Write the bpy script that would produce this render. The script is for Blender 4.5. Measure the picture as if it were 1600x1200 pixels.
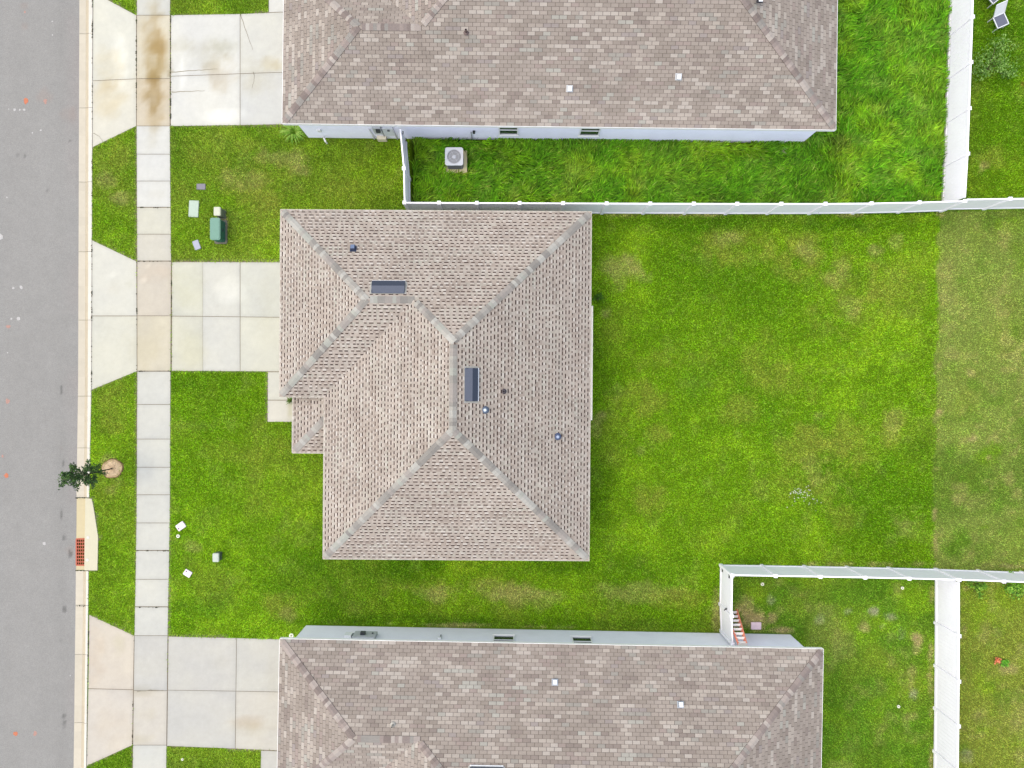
import bpy, math, random
import numpy as np
from mathutils import Vector, Matrix

for o in list(bpy.data.objects):
    bpy.data.objects.remove(o, do_unlink=True)
SC = bpy.context.scene
COL = SC.collection
random.seed(7)
rng = np.random.default_rng(7)

# ------------------------------------------------------------------ camera, sky, sun, exposure
CAM_H = 33.4            # drone height in metres
FPX = 1176.0            # focal length in photo pixels (photo is 1600 wide)
cam_d = bpy.data.cameras.new('camera')
cam_d.sensor_width = 36.0
cam_d.lens = 36.0 * FPX / 1600.0
cam_d.clip_start = 0.1
cam_d.clip_end = 2000.0
cam = bpy.data.objects.new('camera', cam_d)
cam.location = (0, 0, CAM_H)
cam.rotation_euler = (0, 0, 0)
COL.objects.link(cam)
SC.camera = cam

SUN_EL = math.radians(66)
SUN_AZ = math.atan2(-0.99, -0.02)          # measured from +Y towards +X : west, a little south
to_sun = Vector((math.sin(SUN_AZ) * math.cos(SUN_EL), math.cos(SUN_AZ) * math.cos(SUN_EL), math.sin(SUN_EL)))
world = bpy.data.worlds.new('World')
SC.world = world
world.use_nodes = True
wn = world.node_tree
wn.nodes.clear()
sky = wn.nodes.new('ShaderNodeTexSky')
sky.sky_type = 'NISHITA'
sky.sun_disc = False
sky.sun_elevation = SUN_EL
sky.sun_rotation = SUN_AZ
sky.air_density = 1.4
sky.dust_density = 4.5
sky.ozone_density = 1.0
bg = wn.nodes.new('ShaderNodeBackground')
bg.inputs['Strength'].default_value = 0.15
wo = wn.nodes.new('ShaderNodeOutputWorld')
wn.links.new(sky.outputs[0], bg.inputs['Color'])
wn.links.new(bg.outputs[0], wo.inputs['Surface'])
sun_d = bpy.data.lights.new('sun', 'SUN')
sun_d.energy = 1.5
sun_d.angle = math.radians(150)
sun_d.color = (1.0, 0.95, 0.885)
sun = bpy.data.objects.new('sun', sun_d)
sun.rotation_euler = (-to_sun).to_track_quat('-Z', 'Y').to_euler()
sun.location = (-20, -6, 40)
COL.objects.link(sun)
SC.view_settings.view_transform = 'Standard'
SC.view_settings.look = 'None'
SC.view_settings.gamma = 1.0
SC.view_settings.use_curve_mapping = False
SC.view_settings.exposure = 0.80
SC.render.engine = 'CYCLES'

# ------------------------------------------------------------------ helpers
def P(px, py, h=0.0):
    """point at height h that the photo shows at pixel (px, py)"""
    s = (CAM_H - h) / FPX
    return Vector(((px - 800) * s, (600 - py) * s, h))

def lin(r, g, b, k=1.0):
    f = lambda c: (c / 255 / 12.92 if c / 255 <= 0.04045 else ((c / 255 + 0.055) / 1.055) ** 2.4)
    return (f(r) * k, f(g) * k, f(b) * k)

def hash2(ix, iy, seed):
    h = (ix.astype(np.int64) * 374761393 + iy.astype(np.int64) * 668265263 + seed * 974711) & 0x7fffffff
    h = ((h ^ (h >> 13)) * 1274126177) & 0x7fffffff
    h = (h ^ (h >> 16)) & 0x7fffffff
    return (h % 100003) / 100003.0

def vnoise(x, y, scale, seed=0):
    x = np.asarray(x, dtype=float) * scale
    y = np.asarray(y, dtype=float) * scale
    ix = np.floor(x); iy = np.floor(y)
    fx = x - ix; fy = y - iy
    fx = fx * fx * (3 - 2 * fx); fy = fy * fy * (3 - 2 * fy)
    a = hash2(ix, iy, seed); b = hash2(ix + 1, iy, seed)
    c = hash2(ix, iy + 1, seed); d = hash2(ix + 1, iy + 1, seed)
    return (a * (1 - fx) + b * fx) * (1 - fy) + (c * (1 - fx) + d * fx) * fy

def fbm(x, y, scale, seed=0, octv=4):
    s = 0; amp = 0.5; tot = 0
    for k in range(octv):
        s = s + amp * vnoise(x, y, scale * 2 ** k, seed + 17 * k); tot += amp; amp *= 0.55
    return s / tot

EMPTY_M = {}
def tag(o, label=None, cat=None, group=None, kind=None):
    if label: o['label'] = label
    if cat: o['category'] = cat
    if group: o['group'] = group
    if kind: o['kind'] = kind
    return o

def empty(name, loc, label=None, cat=None, group=None, kind=None):
    o = bpy.data.objects.new(name, None)
    o.empty_display_size = 0.2
    o.location = loc
    COL.objects.link(o)
    EMPTY_M[o.name] = Matrix.Translation(Vector(loc))
    return tag(o, label, cat, group, kind)

def attach(o, parent):
    if parent is not None:
        o.parent = parent
        if parent.name in EMPTY_M:
            o.matrix_parent_inverse = EMPTY_M[parent.name].inverted()
    return o

def link_mesh(name, me, parent=None, M=None):
    o = bpy.data.objects.new(name, me)
    COL.objects.link(o)
    if M is not None:
        o.matrix_basis = M
    return attach(o, parent)

class MB:
    def __init__(s):
        s.v = []; s.f = []; s.c = []; s.cur = (1, 1, 1)
    def col(s, c):
        s.cur = tuple(c[:3]); return s
    def poly(s, pts, c=None):
        n = len(s.v)
        s.v += [tuple(p) for p in pts]
        s.f.append(tuple(range(n, n + len(pts))))
        s.c.append(c or s.cur)
    def hexa(s, b, t):
        """bottom 4 and top 4 points, counter clockwise from above"""
        n = len(s.v)
        s.v += [tuple(p) for p in b] + [tuple(p) for p in t]
        for f in ((3, 2, 1, 0), (4, 5, 6, 7), (0, 1, 5, 4), (1, 2, 6, 5), (2, 3, 7, 6), (3, 0, 4, 7)):
            s.f.append(tuple(n + i for i in f)); s.c.append(s.cur)
        return s
    def box(s, x0, x1, y0, y1, z0, z1, M=None):
        b = [(x0, y0, z0), (x1, y0, z0), (x1, y1, z0), (x0, y1, z0)]
        t = [(x0, y0, z1), (x1, y0, z1), (x1, y1, z1), (x0, y1, z1)]
        if M is not None:
            b = [M @ Vector(p) for p in b]; t = [M @ Vector(p) for p in t]
        s.hexa(b, t); return s
    def beam(s, a, b, w, h, up=(0, 0, 1)):
        a = Vector(a); b = Vector(b); d = (b - a).normalized()
        side = d.cross(Vector(up))
        if side.length < 1e-4: side = d.cross(Vector((1, 0, 0)))
        side.normalize(); u = side.cross(d).normalized()
        A = [a - side * w / 2 - u * h / 2, a + side * w / 2 - u * h / 2, a + side * w / 2 + u * h / 2, a - side * w / 2 + u * h / 2]
        B = [p + (b - a) for p in A]
        n = len(s.v); s.v += [tuple(p) for p in A + B]
        for f in ((0, 1, 2, 3), (7, 6, 5, 4), (0, 4, 5, 1), (1, 5, 6, 2), (2, 6, 7, 3), (3, 7, 4, 0)):
            s.f.append(tuple(n + i for i in f)); s.c.append(s.cur)
        return s
    def tube(s, pts, radii, seg=10, cap=True):
        n0 = len(s.v); pts = [Vector(p) for p in pts]
        for i, p in enumerate(pts):
            d = (pts[min(i + 1, len(pts) - 1)] - pts[max(i - 1, 0)]).normalized()
            a = d.cross(Vector((0, 0, 1)))
            if a.length < 1e-3: a = Vector((1, 0, 0))
            a.normalize(); b = d.cross(a).normalized()
            for k in range(seg):
                t = 2 * math.pi * k / seg
                s.v.append(tuple(p + (a * math.cos(t) + b * math.sin(t)) * radii[i]))
        for i in range(len(pts) - 1):
            for k in range(seg):
                k2 = (k + 1) % seg
                s.f.append((n0 + i * seg + k, n0 + i * seg + k2, n0 + (i + 1) * seg + k2, n0 + (i + 1) * seg + k)); s.c.append(s.cur)
        if cap:
            s.f.append(tuple(n0 + k for k in range(seg))); s.c.append(s.cur)
            s.f.append(tuple(n0 + (len(pts) - 1) * seg + k for k in reversed(range(seg)))); s.c.append(s.cur)
        return s
    def lathe(s, prof, seg=20, M=None):
        n0 = len(s.v)
        for (r, z) in prof:
            for k in range(seg):
                t = 2 * math.pi * k / seg
                p = Vector((r * math.cos(t), r * math.sin(t), z))
                s.v.append(tuple(M @ p if M is not None else p))
        for i in range(len(prof) - 1):
            for k in range(seg):
                k2 = (k + 1) % seg
                s.f.append((n0 + i * seg + k, n0 + i * seg + k2, n0 + (i + 1) * seg + k2, n0 + (i + 1) * seg + k)); s.c.append(s.cur)
        s.f.append(tuple(n0 + (len(prof) - 1) * seg + k for k in range(seg))); s.c.append(s.cur)
        return s
    def prism(s, pts2, z0, z1, M=None):
        """pts2: 2D outline counter clockwise"""
        n = len(pts2); n0 = len(s.v)
        for z in (z0, z1):
            for p in pts2:
                q = Vector((p[0], p[1], z)); s.v.append(tuple(M @ q if M is not None else q))
        s.f.append(tuple(n0 + n + i for i in range(n))); s.c.append(s.cur)
        s.f.append(tuple(n0 + i for i in reversed(range(n)))); s.c.append(s.cur)
        for i in range(n):
            j = (i + 1) % n
            s.f.append((n0 + i, n0 + j, n0 + n + j, n0 + n + i)); s.c.append(s.cur)
        return s
    def mesh(s, name, mat):
        me = bpy.data.meshes.new(name)
        me.from_pydata(s.v, [], s.f)
        ca = me.color_attributes.new('Col', 'FLOAT_COLOR', 'CORNER')
        lens = [len(f) for f in s.f]
        arr = np.repeat(np.array([(c[0], c[1], c[2], 1.0) for c in s.c], dtype=np.float32), lens, axis=0)
        ca.data.foreach_set('color', arr.ravel())
        me.materials.append(mat)
        return me
    def build(s, name, mat, parent=None, smooth=False, bevel=0):
        me = s.mesh(name, mat)
        if smooth:
            me.polygons.foreach_set('use_smooth', [True] * len(me.polygons))
        o = link_mesh(name, me, parent)
        if bevel:
            m = o.modifiers.new('bevel', 'BEVEL'); m.width = bevel; m.segments = 2; m.limit_method = 'ANGLE'
        return o

def rrect(w, h, r, seg=4):
    pts = []
    for cx, cy, a0 in ((w / 2 - r, h / 2 - r, 0), (-w / 2 + r, h / 2 - r, 90), (-w / 2 + r, -h / 2 + r, 180), (w / 2 - r, -h / 2 + r, 270)):
        for k in range(seg + 1):
            a = math.radians(a0 + 90 * k / seg)
            pts.append((cx + r * math.cos(a), cy + r * math.sin(a)))
    return pts

# ------------------------------------------------------------------ materials
def material(name, color=None, rough=0.8, n_scale=0.0, n_amt=0.0, n2_scale=0.0, n2_amt=0.0, bump=0.0, b_scale=200, metallic=0.0, spec=0.3, transl=0.0, warm=None):
    m = bpy.data.materials.new(name); m.use_nodes = True
    nt = m.node_tree; nt.nodes.clear()
    out = nt.nodes.new('ShaderNodeOutputMaterial')
    b = nt.nodes.new('ShaderNodeBsdfPrincipled')
    b.inputs['Roughness'].default_value = rough
    b.inputs['Metallic'].default_value = metallic
    b.inputs['Specular IOR Level'].default_value = spec
    if color is None:
        a = nt.nodes.new('ShaderNodeAttribute'); a.attribute_name = 'Col'; sock = a.outputs['Color']
    else:
        a = nt.nodes.new('ShaderNodeRGB'); a.outputs[0].default_value = (*color, 1); sock = a.outputs[0]
    geo = nt.nodes.new('ShaderNodeNewGeometry')
    for sc, am in ((n_scale, n_amt), (n2_scale, n2_amt)):
        if am <= 0: continue
        nz = nt.nodes.new('ShaderNodeTexNoise'); nz.inputs['Scale'].default_value = sc; nz.inputs['Detail'].default_value = 4
        nz.inputs['Roughness'].default_value = 0.65
        nt.links.new(geo.outputs['Position'], nz.inputs['Vector'])
        mr = nt.nodes.new('ShaderNodeMapRange')
        mr.inputs['From Min'].default_value = 0.28; mr.inputs['From Max'].default_value = 0.72
        mr.inputs['To Min'].default_value = 1 - am; mr.inputs['To Max'].default_value = 1 + am
        nt.links.new(nz.outputs['Fac'], mr.inputs['Value'])
        mx = nt.nodes.new('ShaderNodeVectorMath'); mx.operation = 'SCALE'
        nt.links.new(sock, mx.inputs[0]); nt.links.new(mr.outputs[0], mx.inputs['Scale'])
        sock = mx.outputs[0]
    nt.links.new(sock, b.inputs['Base Color'])
    if bump > 0:
        nz = nt.nodes.new('ShaderNodeTexNoise'); nz.inputs['Scale'].default_value = b_scale; nz.inputs['Detail'].default_value = 3
        nt.links.new(geo.outputs['Position'], nz.inputs['Vector'])
        bp = nt.nodes.new('ShaderNodeBump'); bp.inputs['Strength'].default_value = bump; bp.inputs['Distance'].default_value = 0.01
        nt.links.new(nz.outputs['Fac'], bp.inputs['Height']); nt.links.new(bp.outputs[0], b.inputs['Normal'])
    if transl > 0:
        tr = nt.nodes.new('ShaderNodeBsdfTranslucent'); nt.links.new(sock, tr.inputs['Color'])
        mixs = nt.nodes.new('ShaderNodeMixShader'); mixs.inputs[0].default_value = transl
        nt.links.new(b.outputs[0], mixs.inputs[1]); nt.links.new(tr.outputs[0], mixs.inputs[2])
        nt.links.new(mixs.outputs[0], out.inputs['Surface'])
    else:
        nt.links.new(b.outputs[0], out.inputs['Surface'])
    return m

M_shingle = material('shingle', None, 0.95, 60, 0.14, 0.9, 0.10, 0.4, 260, spec=0.1)
M_concrete = material('concrete', None, 0.9, 60, 0.05, 5, 0.035, 0.2, 120, spec=0.15)
M_asphalt = material('asphalt', None, 0.92, 28, 0.22, 7, 0.06, 0.5, 150, spec=0.2)
M_grass = material('grass_blade', None, 0.65, transl=0.28, spec=0.15)
M_lawn = material('lawn_soil', None, 0.95, 25, 0.35, 90, 0.3, 0.6, 60, spec=0.05)
M_leaf = material('leaf', None, 0.55, 12, 0.15, transl=0.25, spec=0.3)
M_bark = material('bark', lin(110, 95, 80, 0.5), 0.9, 20, 0.3, bump=0.5, b_scale=80)
M_vinyl = material('white_vinyl', (0.815, 0.80, 0.85), 0.45, 1.3, 0.025, 14, 0.02, spec=0.4)
M_trim = material('white_trim', None, 0.55, 3, 0.04, 30, 0.03, spec=0.35)
M_stucco = material('stucco', None, 0.9, 1.2, 0.04, 40, 0.05, 0.4, 90, spec=0.15)
M_paint = material('painted_metal', None, 0.5, 8, 0.05, 60, 0.05, spec=0.4)
M_plastic = material('plastic', None, 0.55, 10, 0.06, 70, 0.05, spec=0.35)
M_glass = material('window_glass', (0.02, 0.03, 0.032), 0.08, spec=0.6)
M_soil = material('soil', None, 0.95, 12, 0.25, 60, 0.25, 0.8, 40, spec=0.05)
M_steel = material('grey_steel', (0.42, 0.44, 0.46), 0.4, 20, 0.06, metallic=0.6)
M_iron = material('rusty_iron', lin(178, 98, 76, 0.75), 0.85, 30, 0.2, 150, 0.2, 0.4, 120)
M_marking = material('spray_paint', None, 0.9, 30, 0.25, 120, 0.3)

KC = 0.49   # photo colour -> surface colour for flat ground surfaces

# ------------------------------------------------------------------ layout of the paving (photo pixels, on the ground)
KY = [-160, 0, 300, 600, 778, 950, 1200, 1360]
KX_STREET = [123.5, 123, 122, 121, 118.5, 117, 114, 112]
KX_FLOW = [134.5, 134, 133.3, 132.5, 131, 129.5, 126.5, 124.5]
KX_BACK = [145.5, 145, 144, 143, 139.5, 138, 135, 133]
kx = lambda arr, y: float(np.interp(y, KY, arr))
SY = [-160, 0, 200, 408, 600, 800, 900, 1000, 1200, 1360]
SXL = [214, 213.5, 213, 214, 214, 213, 211.5, 209.5, 207, 205]
SXR = [267, 266.5, 266, 268, 267, 266.2, 264.5, 262.5, 260.5, 258.5]
sxl = lambda y: float(np.interp(y, SY, SXL))
sxr = lambda y: float(np.interp(y, SY, SXR))

PAVED = []     # ground quads in pixels that carry no grass

# stains: (px, py, rx, ry, colour factor rgb, strength)
STAINS = [
    (243, 95, 15, 62, (0.72, 0.62, 0.42), 0.9), (240, 150, 15, 42, (0.74, 0.66, 0.48), 0.8), (248, 65, 12, 24, (0.78, 0.66, 0.46), 0.6), (240, 110, 24, 90, (0.92, 0.87, 0.76), 0.8),
    (168, 105, 22, 28, (0.93, 0.87, 0.76), 0.8), (172, 155, 24, 24, (0.93, 0.87, 0.76), 0.9),
    (325, 85, 34, 22, (0.84, 0.82, 0.74), 0.8), (345, 118, 24, 26, (0.86, 0.80, 0.70), 0.9), (350, 70, 22, 16, (0.86, 0.86, 0.80), 0.8),
    (400, 120, 30, 26, (0.86, 0.83, 0.74), 0.7), (425, 100, 16, 10, (0.88, 0.80, 0.62), 0.6), (290, 70, 20, 14, (0.88, 0.86, 0.80), 0.6),
    (225, 545, 26, 40, (0.95, 0.93, 0.86), 0.6), (242, 425, 26, 14, (0.97, 0.90, 0.85), 0.6), (235, 225, 14, 10, (0.88, 0.87, 0.84), 0.7),
    (240, 305, 16, 8, (0.88, 0.86, 0.82), 0.6), (225, 1080, 20, 8, (0.85, 0.83, 0.76), 0.7), (228, 1115, 14, 10, (0.9, 0.88, 0.8), 0.6),
    (222, 1155, 16, 7, (0.88, 0.86, 0.76), 0.6), (388, 1128, 22, 9, (0.9, 0.83, 0.74), 0.8), (400, 1140, 30, 8, (0.9, 0.87, 0.78), 0.6),
    (187, 1010, 9, 16, (0.92, 0.93, 0.84), 0.8), (150, 1025, 14, 40, (0.98, 0.93, 0.87), 0.7), (180, 1140, 30, 30, (0.98, 0.94, 0.88), 0.6),
    (415, 480, 12, 40, (0.96, 0.95, 0.90), 0.5), (292, 450, 24, 34, (0.96, 0.95, 0.86), 0.6), (300, 545, 20, 34, (0.95, 0.94, 0.85), 0.6),
    (455, 640, 5, 22, (0.78, 0.76, 0.55), 0.9), (345, 1035, 14, 10, (0.94, 0.93, 0.90), 0.6), (425, 1060, 8, 30, (0.93, 0.91, 0.87), 0.5),
    (200, 444, 8, 6, (0.90, 0.90, 0.86), 0.6), (180, 450, 12, 14, (0.95, 0.93, 0.90), 0.6), (265, 115, 5, 4, (0.5, 0.42, 0.25), 0.9),
]
BRIGHT = [(225, 438, 6, 6), (176, 430, 7, 6), (233, 415, 3, 3), (140, 570, 3, 6), (360, 455, 26, 24), (350, 180, 40, 14), (188, 90, 14, 50), (285, 115, 7, 30)]

def conc_color(px, py, base, seed):
    x = (px - 800) / 35.2; y = (600 - py) / 35.2
    n = fbm(x, y, 0.8, seed, 4) - 0.5
    n2 = fbm(x, y, 4.0, seed + 5, 3) - 0.5
    f = 1 + 0.16 * n + 0.10 * n2
    c = np.stack([base[0] * f * 0.97, base[1] * f * (1 - 0.02 * n), base[2] * f * (1 - 0.10 * n) * 0.985], -1)
    for sx, sy, rx, ry, cf, st in STAINS:
        d = ((px - sx) / rx) ** 2 + ((py - sy) / ry) ** 2
        w = np.clip(0.95 - 0.55 * d + 1.7 * (fbm(x, y, 2.2, 91, 4) - 0.5), 0, 1) * st
        w = w * (d < 3.2)
        c = c * (1 - w[..., None] * (1 - np.array(cf)))
    for sx, sy, rx, ry in BRIGHT:
        d = ((px - sx) / rx) ** 2 + ((py - sy) / ry) ** 2
        w = np.clip(1.1 - d + 1.0 * (fbm(x, y, 3, 37, 3) - 0.5), 0, 1) * 0.16
        c = c * (1 + w[..., None])
    return np.clip(c, 0.01, 0.82)

def slab(name, q, base, gap=0.010, z1=0.015, z0=-0.09, parent=None, seed=0, step=0.16, paved=True):
    """one concrete slab: q = four ground pixels, image order TL, TR, BR, BL"""
    if paved: PAVED.append(q)
    c4 = [P(*p) for p in q]
    ctr = sum(c4, Vector()) / 4
    # pull the edges in by the joint gap
    def inset(i):
        p = c4[i]; a = (c4[(i + 1) % 4] - p).normalized(); b = (c4[(i - 1) % 4] - p).normalized()
        s = max(0.3, abs(a.cross(b).z))
        return p + (a + b) * (gap / s)
    c4 = [inset(i) for i in range(4)]
    lw = max((c4[1] - c4[0]).length, (c4[2] - c4[3]).length); lh = max((c4[3] - c4[0]).length, (c4[2] - c4[1]).length)
    nu = max(2, int(lw / step)); nv = max(2, int(lh / step))
    U, V = np.meshgrid(np.linspace(0, 1, nu + 1), np.linspace(0, 1, nv + 1))
    A = np.array([list(p) for p in c4])
    W = (A[0] * ((1 - U) * (1 - V))[..., None] + A[1] * (U * (1 - V))[..., None] + A[2] * (U * V)[..., None] + A[3] * ((1 - U) * V)[..., None])
    W[..., 2] = z1
    edge = (U == 0) | (U == 1) | (V == 0) | (V == 1)
    W[..., 2][edge] -= 0.004
    px = 800 + W[..., 0] * FPX / CAM_H; py = 600 - W[..., 1] * FPX / CAM_H
    C = conc_color(px, py, base, seed)
    C[edge] *= 0.93
    n = (nu + 1) * (nv + 1)
    verts = [tuple(p) for p in W.reshape(-1, 3)]
    faces = []
    idx = np.arange(n).reshape(nv + 1, nu + 1)
    for j in range(nv):
        for i in range(nu):
            faces.append((idx[j + 1, i], idx[j + 1, i + 1], idx[j, i + 1], idx[j, i]))
    ring = list(idx[0, :]) + list(idx[1:, -1]) + list(idx[-1, :-1][::-1]) + list(idx[1:-1, 0][::-1])
    n0 = len(verts)
    for r in ring:
        p = verts[r]; verts.append((p[0], p[1], z0))
    for k in range(len(ring)):
        k2 = (k + 1) % len(ring)
        faces.append((ring[k], ring[k2], n0 + k2, n0 + k))
    me = bpy.data.meshes.new(name)
    me.from_pydata([tuple(map(float, v)) for v in verts], [], [tuple(int(i) for i in f) for f in faces])
    ca = me.color_attributes.new('Col', 'FLOAT_COLOR', 'POINT')
    cc = np.ones((len(verts), 4), dtype=np.float32)
    cc[:n, :3] = C.reshape(-1, 3); cc[n:, :3] = np.array(base) * 0.8
    ca.data.foreach_set('color', cc.ravel())
    me.materials.append(M_concrete)
    return link_mesh(name, me, parent)

C_WHITE = lin(236, 233, 225, KC); C_WARM = lin(229, 224, 207, KC); C_PALE = lin(226, 223, 213, KC); C_TAN = lin(228, 216, 200, KC)
C_GREY = lin(216, 212, 204, KC)

sidewalk = empty('sidewalk', P(240, 600), kind='structure')
JY = [(-110, 0), (-60, 0), (-18, 0), (24, 0), (123, 0), (197, 0), (241, 0), (283, 0), (324, 1), (366, 0), (408, 1), (493.5, 0), (580, 1), (632, 0), (686, 0), (730, 0), (773, 0), (817, 0), (860, 1), (905, 0), (948, 1), (993, 0), (1079, 0), (1164, 0), (1208, 0), (1252, 0), (1300, 0)]
tones = {3: lin(232, 222, 200, KC), 4: lin(228, 214, 190, KC), 8: C_WARM, 9: lin(226, 219, 204, KC), 10: lin(224, 213, 196, KC), 11: lin(226, 216, 194, KC),
         5: C_WHITE, 6: C_WHITE, 7: C_WHITE, 21: C_GREY, 22: lin(222, 214, 202, KC)}
for i in range(len(JY) - 1):
    y0, y1 = JY[i][0], JY[i + 1][0]
    xl, xr = lambda y: sxl(y) + 0.6, lambda y: sxr(y) - 0.4
    g = 0.4 if JY[i][1] else 0.1; g2 = 0.4 if JY[i + 1][1] else 0.1
    slab('slab', [(xl(y0), y0 + g), (xr(y0), y0 + g), (xr(y1), y1 - g2), (xl(y1), y1 - g2)], tones.get(i, C_PALE), 0.008, z1=0.018 + 0.003 * random.random(), parent=sidewalk, seed=i * 3)

def drive(label_parent, quads, seed):
    for k, (q, c) in enumerate(quads):
        slab('slab', q, c, 0.0035, parent=label_parent, seed=seed + k * 7, z1=0.012 + 0.003 * random.random())

d1 = empty('driveway', P(300, 110), kind='structure')
drive(d1, [
    ([(146, -12), (213, 24), (213, 123), (145.2, 126)], lin(237, 233, 218, KC)), ([(145, 126.6), (213, 123.6), (212.8, 197), (145, 230)], lin(236, 230, 214, KC)),
    ([(267.4, 24), (375, 22), (375, 115), (267.3, 119)], C_WHITE), ([(375.6, 22), (450, 19), (450, 112.5), (375.6, 115)], lin(230, 227, 217, KC)),
    ([(267.3, 119.6), (375, 115.6), (375, 195.5), (267, 197)], C_WHITE), ([(375.6, 115.6), (450, 113), (450, 194), (375.6, 195.5)], lin(228, 226, 219, KC)),
    ([(420, -90), (450, -90), (450, 18.4), (420, 19.4)], C_WHITE)], 100)
d2 = empty('driveway', P(300, 494), kind='structure')
drive(d2, [
    ([(144.2, 375.5), (213.2, 408.4), (213.7, 493.3), (143.9, 493.3)], lin(233, 229, 216, KC)), ([(143.9, 494), (213.7, 494), (213.9, 580), (143.4, 609)], lin(230, 226, 210, KC)),
    ([(268.8, 409.5), (317, 409.6), (317, 494), (268.9, 493.6)], lin(226, 223, 206, KC)), ([(317.1, 409.6), (375, 409.8), (375, 494.8), (317.1, 494)], C_PALE), ([(375.6, 409.8), (448, 410), (448, 495.6), (375.6, 494.8)], lin(226, 224, 212, KC)),
    ([(268.9, 494.3), (317, 494.6), (317, 579.6), (268.6, 579.3)], lin(226, 222, 204, KC)), ([(317.1, 494.6), (375, 495.4), (375, 580), (317.1, 579.6)], C_PALE), ([(375.6, 495.4), (448, 496.2), (448, 580.6), (375.6, 580)], lin(228, 225, 210, KC)),
    ([(418.5, 581.4), (470, 581.4), (470, 624.8), (418.5, 624.8)], lin(234, 230, 216, KC)), ([(418.3, 625.6), (470, 625.6), (470, 659), (418.2, 659)], lin(236, 230, 217, KC))], 200)
d3 = empty('driveway', P(300, 1080), kind='structure')
drive(d3, [
    ([(139.6, 960.5), (209.6, 993), (208.2, 1077.2), (138.2, 1075.5)], C_TAN), ([(138.2, 1076.2), (208.2, 1077.9), (206.6, 1164.2), (135.8, 1196.5)], lin(226, 216, 203, KC)),
    ([(263.4, 994.5), (369.5, 997), (368.5, 1079.5), (262.4, 1078)], C_GREY), ([(370, 997), (446, 999.2), (446, 1081), (369, 1079.5)], lin(219, 215, 205, KC)),
    ([(262.4, 1078.4), (368.5, 1080), (367.4, 1169.5), (261.3, 1165.3)], C_GREY), ([(369, 1080), (446, 1081.4), (446, 1173), (368, 1169.5)], lin(220, 214, 203, KC)),
    ([(408, 1172.6), (446, 1174), (446, 1290), (406, 1290)], C_GREY)], 300)

def crack(parent, pts, w, col, z=0.019):
    rs_ = random.Random(int(pts[0][0] * 7 + pts[0][1])); P3 = []
    for i in range(len(pts) - 1):
        for k in range(6):
            t = k / 6; P3.append(P(pts[i][0] + (pts[i + 1][0] - pts[i][0]) * t + rs_.uniform(-0.5, 0.5), pts[i][1] + (pts[i + 1][1] - pts[i][1]) * t + rs_.uniform(-0.5, 0.5)))
    P3.append(P(*pts[-1])); mb = MB().col(col)
    for i in range(len(P3) - 1):
        d = (P3[i + 1] - P3[i]).normalized(); n = Vector((-d.y, d.x, 0))
        w0 = w * (1 - 0.7 * i / len(P3)); w1 = w * (1 - 0.7 * (i + 1) / len(P3))
        q = [P3[i] - n * w0, P3[i + 1] - n * w1, P3[i + 1] + n * w1, P3[i] + n * w0]
        mb.poly([(p.x, p.y, z) for p in q])
    mb.build('crack', M_concrete, parent)
CK = lin(150, 140, 118, 0.45)
crack(d1, [(376, 22), (385, 50), (395, 78)], 0.012, CK); crack(d1, [(268, 113), (310, 110), (340, 108)], 0.016, lin(172, 164, 140, 0.48)); crack(d1, [(268, 144), (290, 143), (320, 142)], 0.018, lin(172, 164, 140, 0.48))
crack(d1, [(396, 112), (398, 122), (394, 138)], 0.010, CK); crack(d1, [(146, 208), (155, 213), (161, 221)], 0.010, CK)
crack(d3, [(215, 1080), (235, 1078), (258, 1079)], 0.02, lin(176, 170, 150, 0.48), 0.023)

# ------------------------------------------------------------------ kerb, storm drain, road
kerb = empty('kerb', P(133, 600), kind='structure')
ky_j = [-170, -64, 52, 168, 284, 393, 500, 619, 700, 777.5]
ky_j2 = [892, 946, 1023, 1130, 1237, 1345]
def kerb_section(y0, y1, seed, tone):
    mb = MB()
    n = 8
    ys = np.linspace(y0 + 0.25, y1 - 0.25, n + 1)
    cs = [(KX_STREET, -0.045, 0.0), (KX_STREET, -0.038, 0.35), (KX_FLOW, -0.062, -1.2), (KX_FLOW, -0.052, 0.6), (KX_FLOW, -0.005, 4.5), (KX_BACK, 0.020, -0.8), (KX_BACK, 0.012, 0.0), (KX_BACK, -0.12, 0.0)]
    rows = []
    for y in ys:
        row = []
        for arr, z, off in cs:
            p = P(kx(arr, y) + off, y); row.append((p.x, p.y, z))
        rows.append(row)
    r2 = random.Random(seed)
    for j in range(n):
        for k in range(len(cs) - 1):
            base = lin(233, 224, 202, KC) if k in (1,) else (lin(216, 204, 178, KC) if k in (2, 3) else lin(240, 236, 222, KC * 1.05))
            t = tone * r2.uniform(0.96, 1.03)
            mb.poly([rows[j + 1][k], rows[j + 1][k + 1], rows[j][k + 1], rows[j][k]], tuple(c * t for c in base))
    mb.col(lin(225, 215, 200, KC))
    mb.poly(rows[0]); mb.poly(rows[-1][::-1])
    mb.build('kerb_section', M_concrete, kerb)
for i in range(len(ky_j) - 1): kerb_section(ky_j[i], ky_j[i + 1], i, random.uniform(0.97, 1.03))
for i in range(len(ky_j2) - 1): kerb_section(ky_j2[i], ky_j2[i + 1], 40 + i, random.uniform(0.97, 1.03))

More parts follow.
